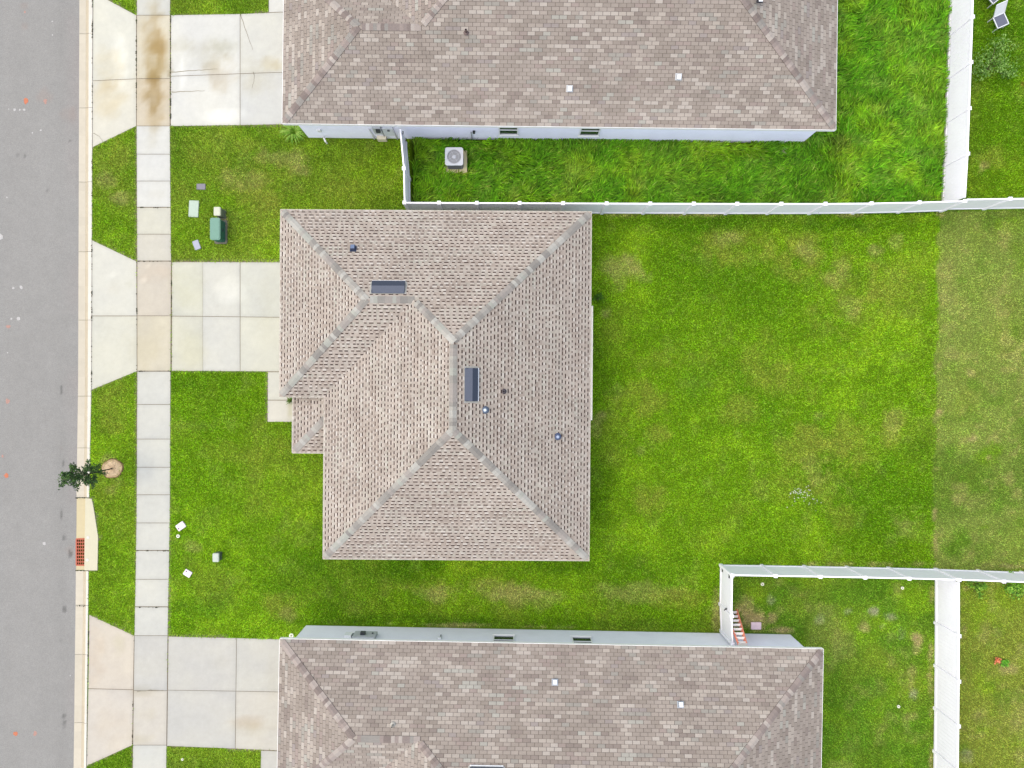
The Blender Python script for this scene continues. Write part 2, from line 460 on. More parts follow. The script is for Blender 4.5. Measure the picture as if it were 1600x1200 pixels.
inlet = empty('storm_drain', P(134, 835), 'concrete storm drain inlet with rusty red grate at the road edge', 'storm drain')
PAVED.append([(133, 777), (145, 778), (154.5, 838), (133, 838)]); PAVED.append([(133, 838), (154.5, 838), (153.5, 892), (132, 892)])
mb = MB().col(lin(236, 230, 200, KC))
oc = [(134, 778), (144, 779), (146.5, 790), (150, 812), (154, 838), (153.6, 865), (153, 891), (132.4, 891), (133, 838)]
mb.prism([tuple(P(*p).xy) for p in oc[::-1]], -0.12, 0.045)
mb.build('apron', M_concrete, inlet, bevel=0.012)
for q in ([(118.4, 778), (133.6, 778), (132.7, 841.5), (118.2, 841.5)], [(117.6, 884), (132.2, 884), (132, 891), (117.4, 891)]):
    c = [P(*p) for p in q][::-1]
    mb = MB().col(lin(232, 218, 176, KC)); mb.hexa([(p.x, p.y, -0.12) for p in c], [(p.x, p.y, -0.042 - 0.02 * (i in (1, 2))) for i, p in enumerate(c)])
    mb.build('gutter_pan', M_concrete, inlet)
mb = MB().col((0.01, 0.009, 0.008))
c = [P(*p) for p in [(118, 842), (132.6, 842), (132.2, 884), (117.6, 884)]][::-1]
mb.hexa([(p.x, p.y, -0.22) for p in c], [(p.x, p.y, -0.20) for p in c]); mb.build('drain_pit', M_soil, inlet)
grate = MB()
a = P(118.4, 842.4); b = P(131.9, 883.4)
gw = b.x - a.x; gh = a.y - b.y
for k in range(5):
    w = 0.055 if k in (0, 4) else 0.022
    x = a.x + gw * (k / 4); grate.beam((x, b.y, -0.06), (x, a.y, -0.06), w, 0.05)
for k in range(9):
    w = 0.06 if k in (0, 8) else 0.04
    y = b.y + gh * k / 8; grate.beam((a.x, y, -0.058), (b.x, y, -0.058), w, 0.05)
grate.build('grate', M_iron, inlet)
for px, py in ((138.5, 839.5), (137.5, 874.5)):
    p = P(px, py); MB().col(lin(245, 242, 232, KC)).lathe([(0.075, 0.03), (0.07, 0.052), (0.03, 0.055)], 14, Matrix.Translation((p.x, p.y, 0))).build('lifting_cap', M_concrete, inlet)

def grid_sheet(name, xs, ys, z, colfun, mat, left=None, kind='structure'):
    X, Y = np.meshgrid(xs, ys)
    if left is not None:
        l = left(Y)
        X = np.maximum(X, l)
    n = X.size
    px = 800 + X * FPX / CAM_H; py = 600 - Y * FPX / CAM_H
    Z = np.full_like(X, z)
    co = np.stack([X, Y, Z], -1).reshape(-1, 3)
    C = colfun(px, py).reshape(-1, 3)
    idx = np.arange(n).reshape(X.shape)
    f = np.stack([idx[:-1, :-1], idx[:-1, 1:], idx[1:, 1:], idx[1:, :-1]], -1).reshape(-1, 4)
    me = bpy.data.meshes.new(name)
    me.vertices.add(n); me.vertices.foreach_set('co', co.astype(np.float32).ravel())
    me.loops.add(f.size); me.loops.foreach_set('vertex_index', f.astype(np.int32).ravel())
    me.polygons.add(len(f)); me.polygons.foreach_set('loop_start', np.arange(0, f.size, 4, dtype=np.int32))
    me.update(calc_edges=True)
    ca = me.color_attributes.new('Col', 'FLOAT_COLOR', 'POINT')
    cc = np.ones((n, 4), dtype=np.float32); cc[:, :3] = C
    ca.data.foreach_set('color', cc.ravel())
    me.materials.append(mat)
    o = link_mesh(name, me)
    return tag(o, kind=kind)

C_ASPH = lin(171, 170, 165, 0.48)
def road_col(px, py):
    x = (px - 800) / 35.2; y = (600 - py) / 35.2
    f = 1 + 0.10 * (fbm(x, y * 0.25, 0.6, 3, 4) - 0.5) + 0.10 * (fbm(x * 1.0, y, 2.5, 9, 3) - 0.5)
    w = np.clip(1 - np.abs(px - 95) / 16, 0, 1)
    f = f - 0.06 * w * (fbm(x, y * 0.4, 1.0, 21, 3))
    c = np.array(C_ASPH) * f[..., None]
    # reddish clay dust beside the gutter
    w = np.clip((px - 96) / 26, 0, 1) * np.clip(fbm(x, y, 0.5, 31, 3) * 2 - 0.75, 0, 1) * 0.5
    c = c * (1 - w[..., None] * (1 - np.array((1.08, 0.95, 0.95))))
    for sx, sy, r in ((37, 8, 7), (38, 40, 6), (68, 150, 14), (106, 178, 14), (108, 860, 8), (94, 700, 3)):
        d = ((px - sx) ** 2 + (py - sy) ** 2) / r ** 2
        w = np.clip(1.2 - d + (fbm(x, y, 4, 51, 3) - 0.5) * 1.5, 0, 1) * 0.4
        c = c * (1 - w[..., None] * (1 - np.array((1.02, 0.86, 0.80))))
    for sx, sy, rx, ry in ((100, 952, 4, 6), (99, 840, 3, 5), (98, 723, 2, 5), (95, 610, 2, 8), (94, 805, 2, 9), (99, 1120, 4, 5), (100, 1133, 3, 7), (109, 866, 4, 7), (74, 297, 2, 4), (38, 243, 3, 3), (27, 242, 3, 3), (109, 220, 2, 2), (94, 1003, 3, 2)):
        d = ((px - sx) / rx) ** 2 + ((py - sy) / ry) ** 2
        w = np.clip(1.2 - d + (fbm(x, y, 6, 61, 3) - 0.5) * 1.6, 0, 1) * 0.40
        c = c * (1 - w[..., None])
    return np.clip(c, 0.01, 0.6)
xs_r = np.concatenate([np.arange(-27.0, -22.9, 0.5), np.arange(-22.9, -18.9, 0.09)])
def road_right(Y):
    py = 600 - Y * FPX / CAM_H
    return (np.interp(py, KY, KX_STREET) + 0.5 - 800) * CAM_H / FPX
ys_r = np.concatenate([np.arange(-60, -18, 2.0), np.arange(-18, 18, 0.1), np.arange(18, 60.1, 2.0)])
Xr = None
def make_road():
    X, Y = np.meshgrid(xs_r, ys_r)
    X = np.minimum(X, road_right(Y))
    n = X.size
    px = 800 + X * FPX / CAM_H; py = 600 - Y * FPX / CAM_H
    co = np.stack([X, Y, np.full_like(X, -0.040)], -1).reshape(-1, 3)
    C = road_col(px, py).reshape(-1, 3)
    idx = np.arange(n).reshape(X.shape)
    f = np.stack([idx[:-1, :-1], idx[:-1, 1:], idx[1:, 1:], idx[1:, :-1]], -1).reshape(-1, 4)
    me = bpy.data.meshes.new('road')
    me.vertices.add(n); me.vertices.foreach_set('co', co.astype(np.float32).ravel())
    me.loops.add(f.size); me.loops.foreach_set('vertex_index', f.astype(np.int32).ravel())
    me.polygons.add(len(f)); me.polygons.foreach_set('loop_start', np.arange(0, f.size, 4, dtype=np.int32))
    me.update(calc_edges=True)
    ca = me.color_attributes.new('Col', 'FLOAT_COLOR', 'POINT')
    cc = np.ones((n, 4), dtype=np.float32); cc[:, :3] = C
    ca.data.foreach_set('color', cc.ravel()); me.materials.append(M_asphalt)
    return tag(link_mesh('road', me), kind='structure')
road = make_road()
def blotch(name, px, py, r, col, parent, z=-0.036, seed=0, sy=1.0):
    rr = random.Random(seed); p = P(px, py); mb = MB().col(col)
    pts = []
    for k in range(14):
        t = 2 * math.pi * k / 14; q = r * rr.uniform(0.6, 1.1)
        pts.append((p.x + q * math.cos(t), p.y + q * sy * math.sin(t), z))
    mb.poly(pts); return mb.build(name, M_marking, parent)
ORANGE = lin(222, 138, 104, KC)
ORFAINT = lin(200, 160, 146, KC)
for k, (px, py, r, c, s) in enumerate([(39.5, 157, 0.11, ORANGE, 1.5), (70, 158, 0.09, ORFAINT, 1.5), (11, 627, 0.10, ORFAINT, 1.4), (9, 743, 0.12, ORANGE, 1.0), (24, 1147, 0.12, ORANGE, 1.1), (54, 1147, 0.09, ORFAINT, 1.3), (12, 510, 0.11, ORFAINT, 0.8), (3, 713, 0.06, ORFAINT, 1.5), (38, 18, 0.05, ORFAINT, 1.4)]):
    blotch('paint_mark', px, py, r, c, road, seed=k, sy=s)
WHT = lin(214, 212, 208, KC)
for k, (px, py, r) in enumerate([(-1, 370, 0.16), (68, 849.5, 0.085), (22, 171, 0.07), (30, 171, 0.05), (37, 171, 0.06), (63, 203, 0.05), (50, 207, 0.04), (81, 33, 0.04), (81, 54, 0.035), (10, 308, 0.04), (20, 450, 0.06), (32, 449, 0.09), (17, 498, 0.05), (28, 498, 0.10), (11, 551, 0.035), (13, 170, 0.03), (109, 1056, 0.03)]):
    blotch('paint_mark', px, py, r, WHT, road, seed=60 + k)

# far ground sheet reaching the horizon, and the verge across the road
def far_col(px, py):
    x = px / 35.2; y = py / 35.2
    n = fbm(x, y, 0.12, 5, 4)
    return np.array(lin(104, 138, 40, 0.5)) * (0.75 + 0.5 * n)[..., None]
g = np.concatenate([[-700, -300, -120], np.arange(-70, 71, 5), [120, 300, 700]]).astype(float)
grid_sheet('ground', g, g, -0.16, far_col, M_lawn)

# ------------------------------------------------------------------ lawn colours
G_LUSH = np.array(lin(110, 152, 18)); G_DARK = np.array(lin(70, 118, 6)); G_BRIGHT = np.array(lin(140, 180, 30)); G_OLIVE = np.array(lin(138, 152, 54))
G_DRY = np.array(lin(168, 166, 98)); G_SAND = np.array(lin(204, 178, 132)); G_PALE = np.array(lin(140, 156, 76)); G_DULL = np.array(lin(100, 142, 34))
G_TALL = np.array(lin(86, 144, 16)); G_DUST = np.array(lin(190, 184, 160))

def region(px, py):
    """1 verge, 2 front north, 3 main lawn, 4 pale strip, 5 tall, 6 far north east, 7 south east yard, 8 far south east"""
    r = np.full(px.shape, 3)
    sl = np.interp(py, SY, SXL)
    r[(px > 1466 - (py - 330) * 0.016 + 13 * (fbm(px / 35.2, py / 35.2, 1.4, 55, 3) - 0.5))] = 4
    nf = np.interp(px, [640, 1467, 1600], [331.5, 332, 328])
    r[(px > 640) & (py < nf)] = 5
    eb = np.interp(py, [-160, 0, 332], [1487, 1482, 1469])
    r[(px > eb) & (py < nf)] = 6
    sf = np.interp(px, [1127, 1460, 1600], [882, 887, 892])
    r[(px > 1127) & (py > sf)] = 7
    r[(px > np.interp(py, [887, 1200], [1461, 1458])) & (py > sf)] = 8
    r[(px < 640) & (py < 411) & (px > sl)] = 2
    r[px < sl] = 1
    return r

PATCH = [  # px, py, rx, ry, colour, strength
    (975, 425, 34, 26, G_DRY, .7), (945, 490, 10, 12, G_SAND, .55), (1150, 385, 60, 30, G_OLIVE, .8), (1140, 375, 24, 14, G_DRY, .5), (1245, 400, 50, 36, G_OLIVE, .8), (1260, 395, 14, 18, G_DRY, .45),
    (1320, 460, 50, 60, G_OLIVE, .8), (1325, 480, 18, 24, G_DRY, .55), (1367, 391, 12, 9, G_DRY, .7), (1400, 378, 12, 12, G_DRY, .4), (1310, 430, 30, 22, G_DRY, .35), (1390, 450, 40, 40, G_OLIVE, .6),
    (1265, 725, 60, 60, G_OLIVE, .7), (1285, 652, 14, 10, G_DRY, .5), (1275, 735, 26, 24, G_DRY, .35), (1395, 665, 24, 30, G_OLIVE, .8), (1395, 660, 16, 22, G_DRY, .45), (1420, 825, 20, 20, G_DRY, .4), (1320, 680, 60, 40, G_OLIVE, .6),
    (1150, 640, 34, 22, G_OLIVE, .6), (1000, 625, 44, 30, G_OLIVE, .7), (965, 610, 16, 12, G_DRY, .35), (935, 665, 12, 20, G_SAND, .35), (1030, 675, 24, 16, G_OLIVE, .7), (1015, 780, 24, 24, G_OLIVE, .7), (1040, 560, 60, 22, G_OLIVE, .5), (1000, 705, 10, 9, G_DRY, .3),
    (1190, 560, 50, 40, G_OLIVE, .5), (1240, 600, 60, 30, G_OLIVE, .5), (1310, 810, 30, 20, G_OLIVE, .5), (1080, 590, 30, 30, G_DULL, .4), (1340, 430, 20, 12, G_DARK, .5), (1345, 445, 14, 10, G_DARK, .5),
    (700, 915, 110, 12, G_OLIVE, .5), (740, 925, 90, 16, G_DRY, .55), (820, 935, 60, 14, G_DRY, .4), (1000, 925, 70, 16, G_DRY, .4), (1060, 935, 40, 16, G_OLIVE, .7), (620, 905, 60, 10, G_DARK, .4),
    (620, 968, 200, 9, G_DARK, .5), (900, 975, 200, 9, G_DARK, .4), (600, 885, 120, 12, G_DARK, .55), (820, 885, 110, 12, G_DARK, .55), (1000, 880, 90, 20, G_DARK, .3), (1120, 955, 8, 30, G_SAND, .4),  # dark bands: occlusion beside the two houses painted into the grass
    (850, 980, 60, 3, G_SAND, .4), (720, 976, 50, 3, G_SAND, .4), (1060, 989, 30, 3, G_SAND, .4), (610, 974, 10, 3, G_SAND, .5),
    (430, 760, 40, 50, G_BRIGHT, .5), (400, 740, 14, 60, G_OLIVE, .5), (455, 700, 40, 40, G_OLIVE, .4), (490, 775, 14, 30, G_BRIGHT, .6), (350, 760, 60, 60, G_LUSH, .5), (300, 855, 14, 10, G_DRY, .45), (440, 945, 40, 20, G_OLIVE, .7), (450, 960, 12, 10, G_DRY, .35),
    (320, 940, 40, 20, G_DULL, .5), (350, 705, 60, 20, G_OLIVE, .35), (480, 640, 60, 40, G_LUSH, .4),
    (340, 235, 70, 30, G_OLIVE, .55), (440, 245, 40, 16, G_DRY, .6), (475, 265, 20, 10, G_SAND, .4), (410, 290, 60, 40, G_OLIVE, .8), (420, 330, 30, 50, G_OLIVE, .7), (290, 300, 20, 30, G_OLIVE, .5), (353, 352, 5, 18, G_SAND, .8), (380, 280, 40, 16, G_DRY, .4), (520, 290, 60, 20, G_OLIVE, .5), (300, 375, 30, 30, G_LUSH, .6),
    (180, 250, 24, 30, G_OLIVE, .6), (165, 280, 16, 14, G_DRY, .5), (190, 310, 16, 10, G_DRY, .55), (175, 350, 26, 26, G_LUSH, .5), (175, 640, 26, 34, G_OLIVE, .6), (178, 735, 24, 26, G_DRY, .55), (165, 760, 22, 22, G_OLIVE, .8), (170, 765, 10, 10, G_DRY, .5), (185, 820, 24, 50, G_LUSH, .5),
    (925, 334, 300, 5, G_OLIVE, .7), (1090, 336, 60, 2.2, G_SAND, .5), (960, 336, 30, 2.2, G_SAND, .5), (1330, 336, 30, 2.2, G_SAND, .5), (1468, 335, 8, 3, G_SAND, .6),
    (1100, 350, 300, 12, G_DARK, .5), (1350, 352, 120, 12, G_DARK, .4), (1550, 345, 40, 14, G_DARK, .5), (1480, 350, 20, 14, G_DARK, .4),  # shade at the foot of the fences, put into the grass colour
    (940, 470, 10, 14, G_DARK, .8), (940, 760, 16, 80, G_DARK, .35), (935, 560, 12, 60, G_DARK, .3),  # the two long ones paint the east eave's shade into the grass
    # pale strip
    (1545, 710, 22, 18, G_LUSH, .9), (1500, 845, 26, 24, G_DULL, .9), (1540, 824, 7, 5, G_LUSH, .8), (1485, 705, 10, 12, G_DULL, .8), (1525, 655, 9, 10, G_DULL, .6), (1520, 685, 9, 7, G_SAND, .5), (1520, 582, 10, 8, G_SAND, .35), (1500, 760, 14, 7, G_DRY, .5), (1467, 644, 5, 6, G_SAND, .5), (1461, 850, 4, 14, G_SAND, .45), (1460, 800, 4, 14, G_SAND, .35), (1469, 570, 4, 6, G_SAND, .4),
    (1580, 350, 24, 14, G_BRIGHT, .5), (1590, 400, 16, 30, G_LUSH, .4), (1545, 715, 5, 5, G_SAND, .5), (1580, 750, 10, 12, G_DRY, .5), (1520, 780, 30, 14, G_DRY, .35), (1590, 885, 20, 3, G_SAND, .7), (1560, 884, 16, 3, G_SAND, .5), (1480, 440, 16, 60, G_DRY, .3), (1560, 480, 30, 40, G_DRY, .3),
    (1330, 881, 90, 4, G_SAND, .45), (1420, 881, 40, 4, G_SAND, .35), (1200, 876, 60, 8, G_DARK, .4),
    # south east yard
    (1365, 955, 8, 7, G_DUST, .8), (1322, 955, 8, 6, G_DUST, .6), (1380, 978, 10, 8, G_DUST, .5), (1408, 988, 8, 12, G_DUST, .6), (1432, 1005, 9, 18, G_SAND, .75), (1428, 995, 6, 8, G_SAND, .8), (1354, 980, 12, 8, G_SAND, .55), (1280, 965, 8, 9, G_DUST, .5), (1205, 940, 8, 10, G_DUST, .6), (1390, 965, 10, 7, G_DUST, .5), (1400, 925, 10, 12, G_DRY, .6),
    (1454, 1060, 6, 46, G_SAND, .7), (1456, 930, 3, 30, G_SAND, .35), (1428, 1085, 7, 9, G_DUST, .6), (1424, 1060, 6, 20, G_DRY, .6), (1360, 1080, 20, 14, G_DRY, .3), (1185, 965, 24, 20, G_SAND, .75), (1215, 985, 34, 6, G_SAND, .9), (1165, 945, 14, 16, G_SAND, .5), (1150, 985, 8, 24, G_SAND, .6), (1205, 962, 12, 12, G_SAND, .7), (1235, 995, 12, 8, G_SAND, .5),
    (1300, 940, 60, 40, G_DULL, .4), (1295, 1000, 40, 40, G_DRY, .25), (1310, 1080, 20, 60, G_DARK, .4), (1425, 1120, 10, 6, G_DRY, .5), (1330, 1170, 16, 20, G_DRY, .25), (1455, 1190, 4, 20, G_SAND, .6), (1280, 950, 30, 14, G_DRY, .3),
    # far south east
    (1505, 985, 5, 12, G_SAND, .6), (1550, 990, 20, 18, G_DRY, .6), (1575, 1045, 14, 10, G_SAND, .35), (1535, 1115, 12, 10, G_DRY, .5), (1510, 1185, 12, 12, G_DUST, .4), (1580, 1120, 24, 40, G_DRY, .5), (1560, 985, 10, 8, G_SAND, .4), (1575, 1095, 7, 5, G_DARK, .6), (1548, 1070, 8, 6, G_DARK, .4), (1510, 920, 6, 4, G_SAND, .5),
    # north east yard
    (1535, 262, 10, 10, G_SAND, .7), (1550, 250, 40, 24, G_OLIVE, .55), (1598, 132, 5, 7, np.array(lin(120, 80, 40)), .9), (1590, 240, 20, 60, G_LUSH, .4),
    # tall yard
    (1380, 60, 30, 40, G_OLIVE, .3), (1310, 235, 20, 16, np.array(lin(92, 92, 30)), .5), (1217, 236, 4, 4, G_DUST, .8), (1000, 270, 200, 16, G_BRIGHT, .2), (720, 272, 20, 5, G_OLIVE, .6),
]

def lawn_color(px, py, reg=None):
    x = (px - 800) / 35.2; y = (600 - py) / 35.2
    if reg is None: reg = region(px, py)
    base = np.zeros(px.shape + (3,))
    tab = {1: G_LUSH * 0.85 + G_OLIVE * 0.15, 2: G_LUSH * 0.55 + G_OLIVE * 0.45, 3: G_LUSH, 4: G_PALE * 0.85 + G_LUSH * 0.15, 5: G_TALL, 6: G_LUSH * 0.6 + G_DARK * 0.4, 7: G_DULL, 8: G_OLIVE * 0.85 + G_PALE * 0.15}
    for k, c in tab.items(): base[reg == k] = c
    n = fbm(x, y, 0.22, 11, 4); n2 = fbm(x, y, 0.75, 23, 4); n3 = fbm(x + 40, y, 0.45, 77, 4)
    def mixc(w, col):
        nonlocal base
        base = base * (1 - w[..., None]) + col * w[..., None]
    tall = (reg == 5)
    mixc(np.clip((n2 - 0.50) * 4, 0, 1) * 0.6 * np.where(reg == 4, 0.3, 1), G_BRIGHT)
    mixc(np.clip((n3 - 0.53) * 4.5, 0, 1) * 0.4 * np.where(tall, 0.4, 1), G_OLIVE)
    mixc(np.clip((0.46 - n) * 5, 0, 1) * 0.5, G_DARK)
    mixc(np.clip((fbm(x, y, 1.6, 131, 3) - 0.60) * 6, 0, 1) * np.where(reg == 4, 0.5, np.where(reg == 8, 0.4, np.where(reg == 7, 0.3, 0.12))), G_DRY)
    mixc(np.clip((fbm(x, y, 1.3, 231, 3) - 0.58) * 6, 0, 1) * np.where((reg == 4) | (reg == 8) | (reg == 7), 0.45, 0.0), G_DULL)
    warp = 2.2 * (fbm(x, y, 1.5, 301, 4) - 0.5) + 0.9 * (fbm(x, y, 6.0, 302, 3) - 0.5)
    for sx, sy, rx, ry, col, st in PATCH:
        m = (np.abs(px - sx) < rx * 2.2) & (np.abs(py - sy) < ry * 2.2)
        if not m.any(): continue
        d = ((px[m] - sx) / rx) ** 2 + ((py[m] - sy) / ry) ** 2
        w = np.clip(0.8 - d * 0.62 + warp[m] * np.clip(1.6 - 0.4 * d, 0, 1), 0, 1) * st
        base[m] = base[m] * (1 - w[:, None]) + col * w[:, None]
    return base

def in_quads(px, py, quads, grow=0.0):
    m = np.zeros(px.shape, bool)
    for q in quads:
        ins = np.ones(px.shape, bool)
        for i in range(len(q)):
            x0, y0 = q[i]; x1, y1 = q[(i + 1) % len(q)]
            L = math.hypot(x1 - x0, y1 - y0)
            ins &= ((x1 - x0) * (py - y0) - (y1 - y0) * (px - x0)) / L > -grow
        m |= ins
    return m

GK = 1.16     # photo colour -> blade colour
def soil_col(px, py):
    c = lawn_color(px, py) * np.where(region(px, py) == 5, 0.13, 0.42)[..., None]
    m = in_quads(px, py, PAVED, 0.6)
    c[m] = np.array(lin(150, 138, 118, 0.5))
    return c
def lawn_left(Y):
    py = 600 - Y * FPX / CAM_H
    return (np.interp(py, KY, KX_BACK) + 0.3 - 800) * CAM_H / FPX
xs_l = np.arange(-19.0, 30.01, 0.17); ys_l = np.arange(-24, 24.01, 0.17)
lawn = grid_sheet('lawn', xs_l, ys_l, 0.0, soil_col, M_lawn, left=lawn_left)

# ------------------------------------------------------------------ houses
PITCH = 5.0 / 12.0
HE = 2.75                # height of the eaves
ES = (CAM_H - HE) / FPX  # metres per photo pixel at eave height

def clip_convex(poly, clip):
    """Sutherland-Hodgman: both counter clockwise 2D"""
    out = poly
    for i in range(len(clip)):
        a = clip[i]; b = clip[(i + 1) % len(clip)]
        ex, ey = b[0] - a[0], b[1] - a[1]
        inp = out; out = []
        if not inp: return []
        for k in range(len(inp)):
            p = inp[k]; q = inp[(k + 1) % len(inp)]
            dp = ex * (p[1] - a[1]) - ey * (p[0] - a[0]); dq = ex * (q[1] - a[1]) - ey * (q[0] - a[0])
            if dp >= 0: out.append(p)
            if (dp >= 0) != (dq >= 0):
                t = dp / (dp - dq); out.append((p[0] + (q[0] - p[0]) * t, p[1] + (q[1] - p[1]) * t))
    return out

def area2(p):
    return sum(p[i][0] * p[(i + 1) % len(p)][1] - p[(i + 1) % len(p)][0] * p[i][1] for i in range(len(p))) / 2

class Face:
    """one roof slope; eave a->b in world (z = eave height), polygons given as plan points (world xy)"""
    def __init__(s, a, b, polys, pitch):
        s.a = Vector(a); s.b = Vector(b); s.u = (s.b - s.a).normalized()
        inw = Vector((-s.u.y, s.u.x, 0))
        s.pitch = pitch
        s.v = (inw + Vector((0, 0, pitch))).normalized()
        s.n = s.u.cross(s.v).normalized()
        s.inw = inw
        s.cs = math.sqrt(1 + pitch * pitch)
        s.polys = []
        for pl in polys:
            q = []
            for p in pl:
                d = Vector((p[0], p[1], s.a.z)) - s.a
                q.append((d.dot(s.u), d.dot(inw) * s.cs))
            if area2(q) < 0: q = q[::-1]
            s.polys.append(q)
    def pt(s, u, v, w=0.0):
        return s.a + s.u * u + s.v * v + s.n * w
    def M(s, u, v, w=0.0):
        p = s.pt(u, v, w)
        return Matrix(((s.u.x, s.v.x, s.n.x, p.x), (s.u.y, s.v.y, s.n.y, p.y), (s.u.z, s.v.z, s.n.z, p.z), (0, 0, 0, 1)))

def add_piece(mb, poly, wfun, col, xf, side=0.75):
    """poly in (u,v): top face + skirts down to w=0"""
    top = [xf(p[0], p[1], wfun(p[1])) for p in poly]
    bot = [xf(p[0], p[1], 0.0) for p in poly]
    mb.poly(top, col)
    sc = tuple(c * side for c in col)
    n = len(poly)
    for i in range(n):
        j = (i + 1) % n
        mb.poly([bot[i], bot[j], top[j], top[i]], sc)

ROW = 0.146
def tabs3_variants():
    """one 3-tab shingle tab per tone: full tab 0.305 wide; returns list of (rects, tone)"""
    tones = []
    for c, w in ((lin(173, 162, 151), 6), (lin(178, 167, 156), 6), (lin(168, 157, 146), 5), (lin(183, 172, 161), 5), (lin(194, 184, 172), 4), (lin(200, 191, 180), 2.5), (lin(174, 169, 159), 1.5), (lin(188, 185, 174), 0.9), (lin(160, 148, 139), 2), (lin(174, 160, 151), 1.6), (lin(172, 162, 156), 0.8)):
        tones.append((tuple(k * 0.515 for k in c), w))
    return tones
TONES3 = tabs3_variants()

def roof_tabs(house_roof, faces, rs, k_tone=1.0):
    """three-tab shingles: the nearest 300 whole tabs singly, the rest joined"""
    whole = []; rest = MB()
    wts = [t[1] for t in TONES3]
    TW = 0.305
    dark_runs = 0
    for fi, F in enumerate(faces):
        vmax = max(p[1] for q in F.polys for p in q)
        umin = min(p[0] for q in F.polys for p in q); umax = max(p[0] for q in F.polys for p in q)
        nrow = int(math.ceil(vmax / ROW))
        for r in range(nrow):
            v0 = r * ROW; v1 = v0 + ROW
            off = (r % 2) * TW / 2 + 0.01 * rs.uniform(-1, 1)
            k = int(math.floor((umin - off) / TW)); u = k * TW + off
            tone_i = rs.choices(range(len(TONES3)), wts)[0]; run = 0
            while u < umax:
                if run <= 0:
                    tone_i = rs.choices(range(len(TONES3)), wts)[0]; run = rs.choice((1, 1, 1, 1, 2, 2))
                run -= 1
                u0 = u + 0.009; u1 = u + TW - 0.009
                rect = [(u0, v0 + 0.006), (u1, v0 + 0.006), (u1, v1 - 0.003), (u0, v1 - 0.003)]
                for q in F.polys:
                    c = clip_convex(rect, q)
                    if len(c) < 3: continue
                    ar = area2(c)
                    if ar < 0.0008: continue
                    if ar > 0.999 * area2(rect):
                        whole.append((F, u0, v0, tone_i))
                    else:
                        wf = lambda v, v0=v0: 0.011 - (v - v0) / ROW * 0.006
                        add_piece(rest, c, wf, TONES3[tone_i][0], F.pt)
                u += TW
    camp = Vector((0, 0, CAM_H))
    def key(t):
        p = t[0].pt(t[1] + 0.15, t[2] + 0.07)
        x = abs(p.x) / (CAM_H - p.z) * FPX; y = abs(p.y) / (CAM_H - p.z) * FPX
        d = (camp - p); fac = t[0].n.dot(d.normalized()) / d.length_squared
        return -fac if (x < 790 and y < 588) else 1.0
    whole.sort(key=key)
    meshes = []
    for c, _ in TONES3:
        m = MB(); rect = [(0, 0.006), (TW - 0.018, 0.006), (TW - 0.018, ROW - 0.003), (0, ROW - 0.003)]
        add_piece(m, rect, lambda v: 0.011 - v / ROW * 0.006, c, lambda a, b, w: (a, b, w))
        meshes.append(m.mesh('shingle', M_shingle))
    for F, u0, v0, ti in whole[:300]:
        link_mesh('shingle', meshes[ti], house_roof, F.M(u0, v0))
    for F, u0, v0, ti in whole[300:]:
        rect = [(u0, v0 + 0.006), (u0 + TW - 0.018, v0 + 0.006), (u0 + TW - 0.018, v0 + ROW - 0.003), (u0, v0 + ROW - 0.003)]
        add_piece(rest, rect, lambda v, v0=v0: 0.011 - (v - v0) / ROW * 0.006, TONES3[ti][0], F.pt)
    tag(rest.build('shingles', M_shingle, house_roof), kind='stuff')

# laminated shingles of the middle house
LK = 0.51
LAM_BASE = [tuple(c * LK for c in lin(*t)) for t in ((199, 187, 174), (192, 180, 167), (202, 192, 180), (187, 174, 161), (177, 164, 152), (206, 198, 186), (198, 194, 180))]
LAM_TOOTH = [tuple(c * LK for c in lin(*t)) for t in ((215, 205, 193), (220, 212, 201), (210, 199, 187), (205, 193, 181), (196, 184, 171), (201, 189, 177))]
LAM_DARK = [tuple(c * LK for c in lin(*t)) for t in ((84, 68, 62), (92, 77, 70), (76, 62, 58), (104, 88, 80))]
def lam_variant(rs):
    """pieces of one 1 m shingle: list of (u0,u1,v0,v1,w0,w1,colour)"""
    L = 1.0; out = []
    b = rs.choice(LAM_BASE)
    # body in two or three tone blends
    cuts = [0] + sorted(rs.uniform(0.15, 0.85) for _ in range(rs.choice((1, 2)))) + [L]
    for i in range(len(cuts) - 1):
        c = rs.choice(LAM_BASE); c = tuple((p + q) / 2 for p, q in zip(c, b))
        out.append((cuts[i], cuts[i + 1] if i < len(cuts) - 2 else L - 0.004, 0.0, ROW + 0.015, 0.006, 0.002, c))
    u = rs.uniform(0.0, 0.05)
    while u < L - 0.12:
        w = rs.choice((0.10, 0.11, 0.125, 0.13, 0.15, 0.18)) if rs.random() < 0.93 else 0.07
        w = min(w, L - 0.01 - u)
        out.append((u, u + w, 0.0, 0.078 + rs.uniform(-0.01, 0.012), 0.013, 0.010, rs.choice(LAM_TOOTH)))
        out.append((u + 0.004, u + w - 0.004, -0.050, 0.004, 0.0095, 0.0095, rs.choice(LAM_DARK)))
        u += w + rs.choice((0.075, 0.09, 0.10, 0.115, 0.13))
    return out

